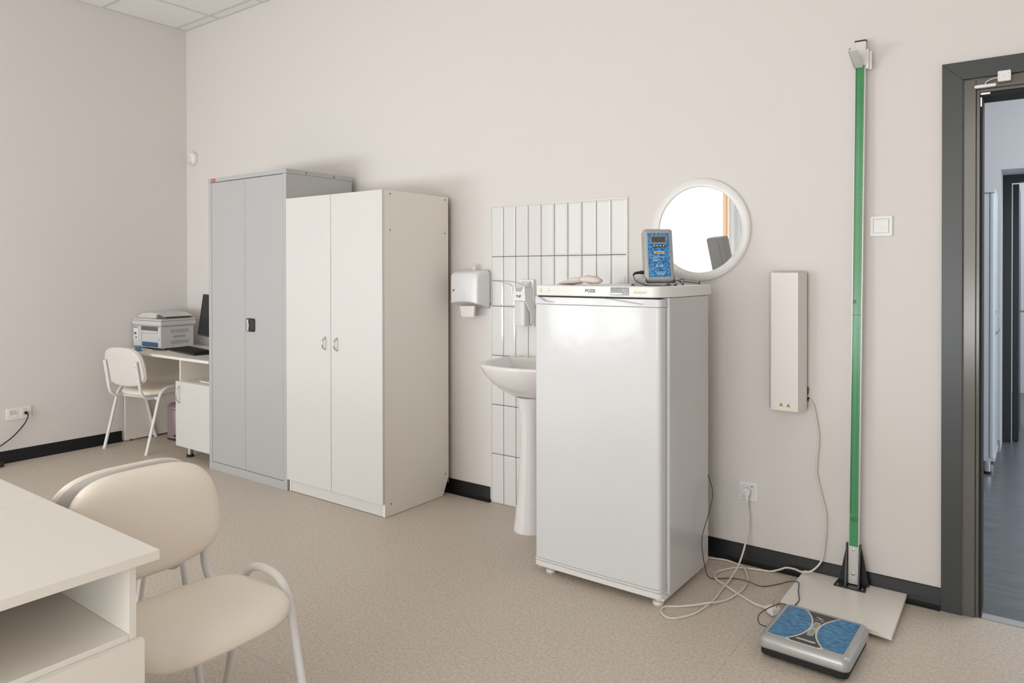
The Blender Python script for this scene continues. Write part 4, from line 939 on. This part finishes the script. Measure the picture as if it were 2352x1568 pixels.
# ------------------------------------------------------------------ chairs
def superring(a, bt, bb, cz, n=56, et=3.0, eb=2.2):
    out = []
    for i in range(n):
        an = 2 * PI * i / n; c_, s_ = math.cos(an), math.sin(an)
        e = et if s_ > 0 else eb; bh = bt if s_ > 0 else bb
        out.append((a * abs(c_) ** (2 / e) * (1 if c_ >= 0 else -1), cz + bh * abs(s_) ** (2 / e) * (1 if s_ >= 0 else -1)))
    return out
def inset(ring, d, c):
    out = []
    for p in ring:
        v = Vector((p[0] - c[0], p[1] - c[1])); l = v.length; k = max(l - d, 0) / l if l > 0 else 0
        out.append((c[0] + v.x * k, c[1] + v.y * k))
    return out
def make_chair(label):
    t = thing('visitor_chair', label, 'chair', (0, 0, 0), 0)
    s = .239
    for sg in (-1, 1):
        b = MB(); b.tube(rpath([(sg * s, 0, .002), (sg * s, .128, .476), (sg * s, .318, .476), (sg * s, .445, .002)], .085, 9), .0118, 14)
        fr = b.build('side_frame', 'chair_tube', t, local=True, sharp=80)
        for y in (0, .445):
            b = MB(); b.cyl((sg * s, y, 0), .0135, .012, n=14); b.build('foot_cap', 'plastic_w', fr, local=True)
        b = MB(); b.tube(rpath([(sg * .178, .36, .412), (sg * .178, .012, .398), (sg * .178, -.037, .688)], .085, 9), .0118, 14)
        bs = b.build('back_support', 'chair_tube', t, local=True, sharp=80)
        for zz in (.655, .565):
            b = MB(); b.cyl((sg * .178, -.0145 + .012 - (zz - .398) * .169, zz), .004, .006, 'y', 10); b.build('bolt', 'chrome', bs, local=True)
    for y, xx, zz in ((.115, s, .3985), (.335, .178, .411)):
        b = MB(); b.tube([(-xx, y, zz), (xx, y, zz)], .009, 12); b.build('crossbar', 'chair_tube', t, local=True)
    # seat
    ring = superring(.221, .182, .186, .25, et=4.2, eb=3.0)
    c = (0, .25)
    def sm(p, z):
        droop = .020 * max(0, (p[1] - .34) / .09) ** 2 + .006 * max(0, (.14 - p[1]) / .08) ** 2
        return (p[0], p[1], z - droop + .06 * p[0] ** 2)
    prof = [(.05, .418), (.012, .418), (.0, .424), (-.002, .434), (.003, .446), (.014, .454), (.035, .459), (.08, .461), (.14, .461)]
    MB().rings([[sm(p, z) for p in inset(ring, d, c)] for d, z in prof]).build('seat', 'cushion', t, local=True, sharp=80)
    # backrest: shell behind, cushion before; leans with the supports and curves round the sitter
    ring = superring(.216, .205, .092, .582, et=3.5, eb=2.3); c = (0, .635)
    def bm_(p, h): return (p[0], .012 - (p[1] - .398) * .169 + .0115 + h + .30 * p[0] ** 2 - .006, p[1])
    MB().rings([[bm_(p, h) for p in inset(ring, d, c)] for d, h in ((.06, 0), (.010, 0), (.003, .002), (.003, .0085), (.01, .009), (.06, .009))]).build('back_shell', 'shell', t, local=True, sharp=70)
    MB().rings([[bm_(p, h) for p in inset(ring, d, c)] for d, h in ((.06, .0095), (.008, .0095), (.0, .012), (-.001, .022), (.003, .032), (.012, .039), (.03, .043), (.07, .045), (.12, .0455))]).build('backrest', 'cushion', t, local=True, sharp=80)
    return t
def dup(root, label):
    r = root.copy(); COL.objects.link(r); r['label'] = label
    for ch in list(root.children):
        c = ch.copy(); COL.objects.link(c); c.parent = r
        for g_ in ch.children:
            d = g_.copy(); COL.objects.link(d); d.parent = c
    return r
c1 = make_chair('cream padded visitor chair turned to the right, nearest in the foreground')
c2 = dup(c1, 'cream padded visitor chair behind the nearest one, its back turned to it')
c3 = dup(c1, 'cream padded visitor chair drawn up to the corner desk')
c1.location = (3.845, -2.289, 0); c1.rotation_euler = (0, 0, -PI / 2)
c2.location = (3.716, -2.289, 0); c2.rotation_euler = (0, 0, PI / 2)
c3.location = (.3685, -.704, 0); c3.rotation_euler = (0, 0, math.atan2(.985, -.176) - PI / 2)
for c in (c1, c2, c3): c['group'] = 'cream visitor chairs'
bpy.context.view_layer.update()
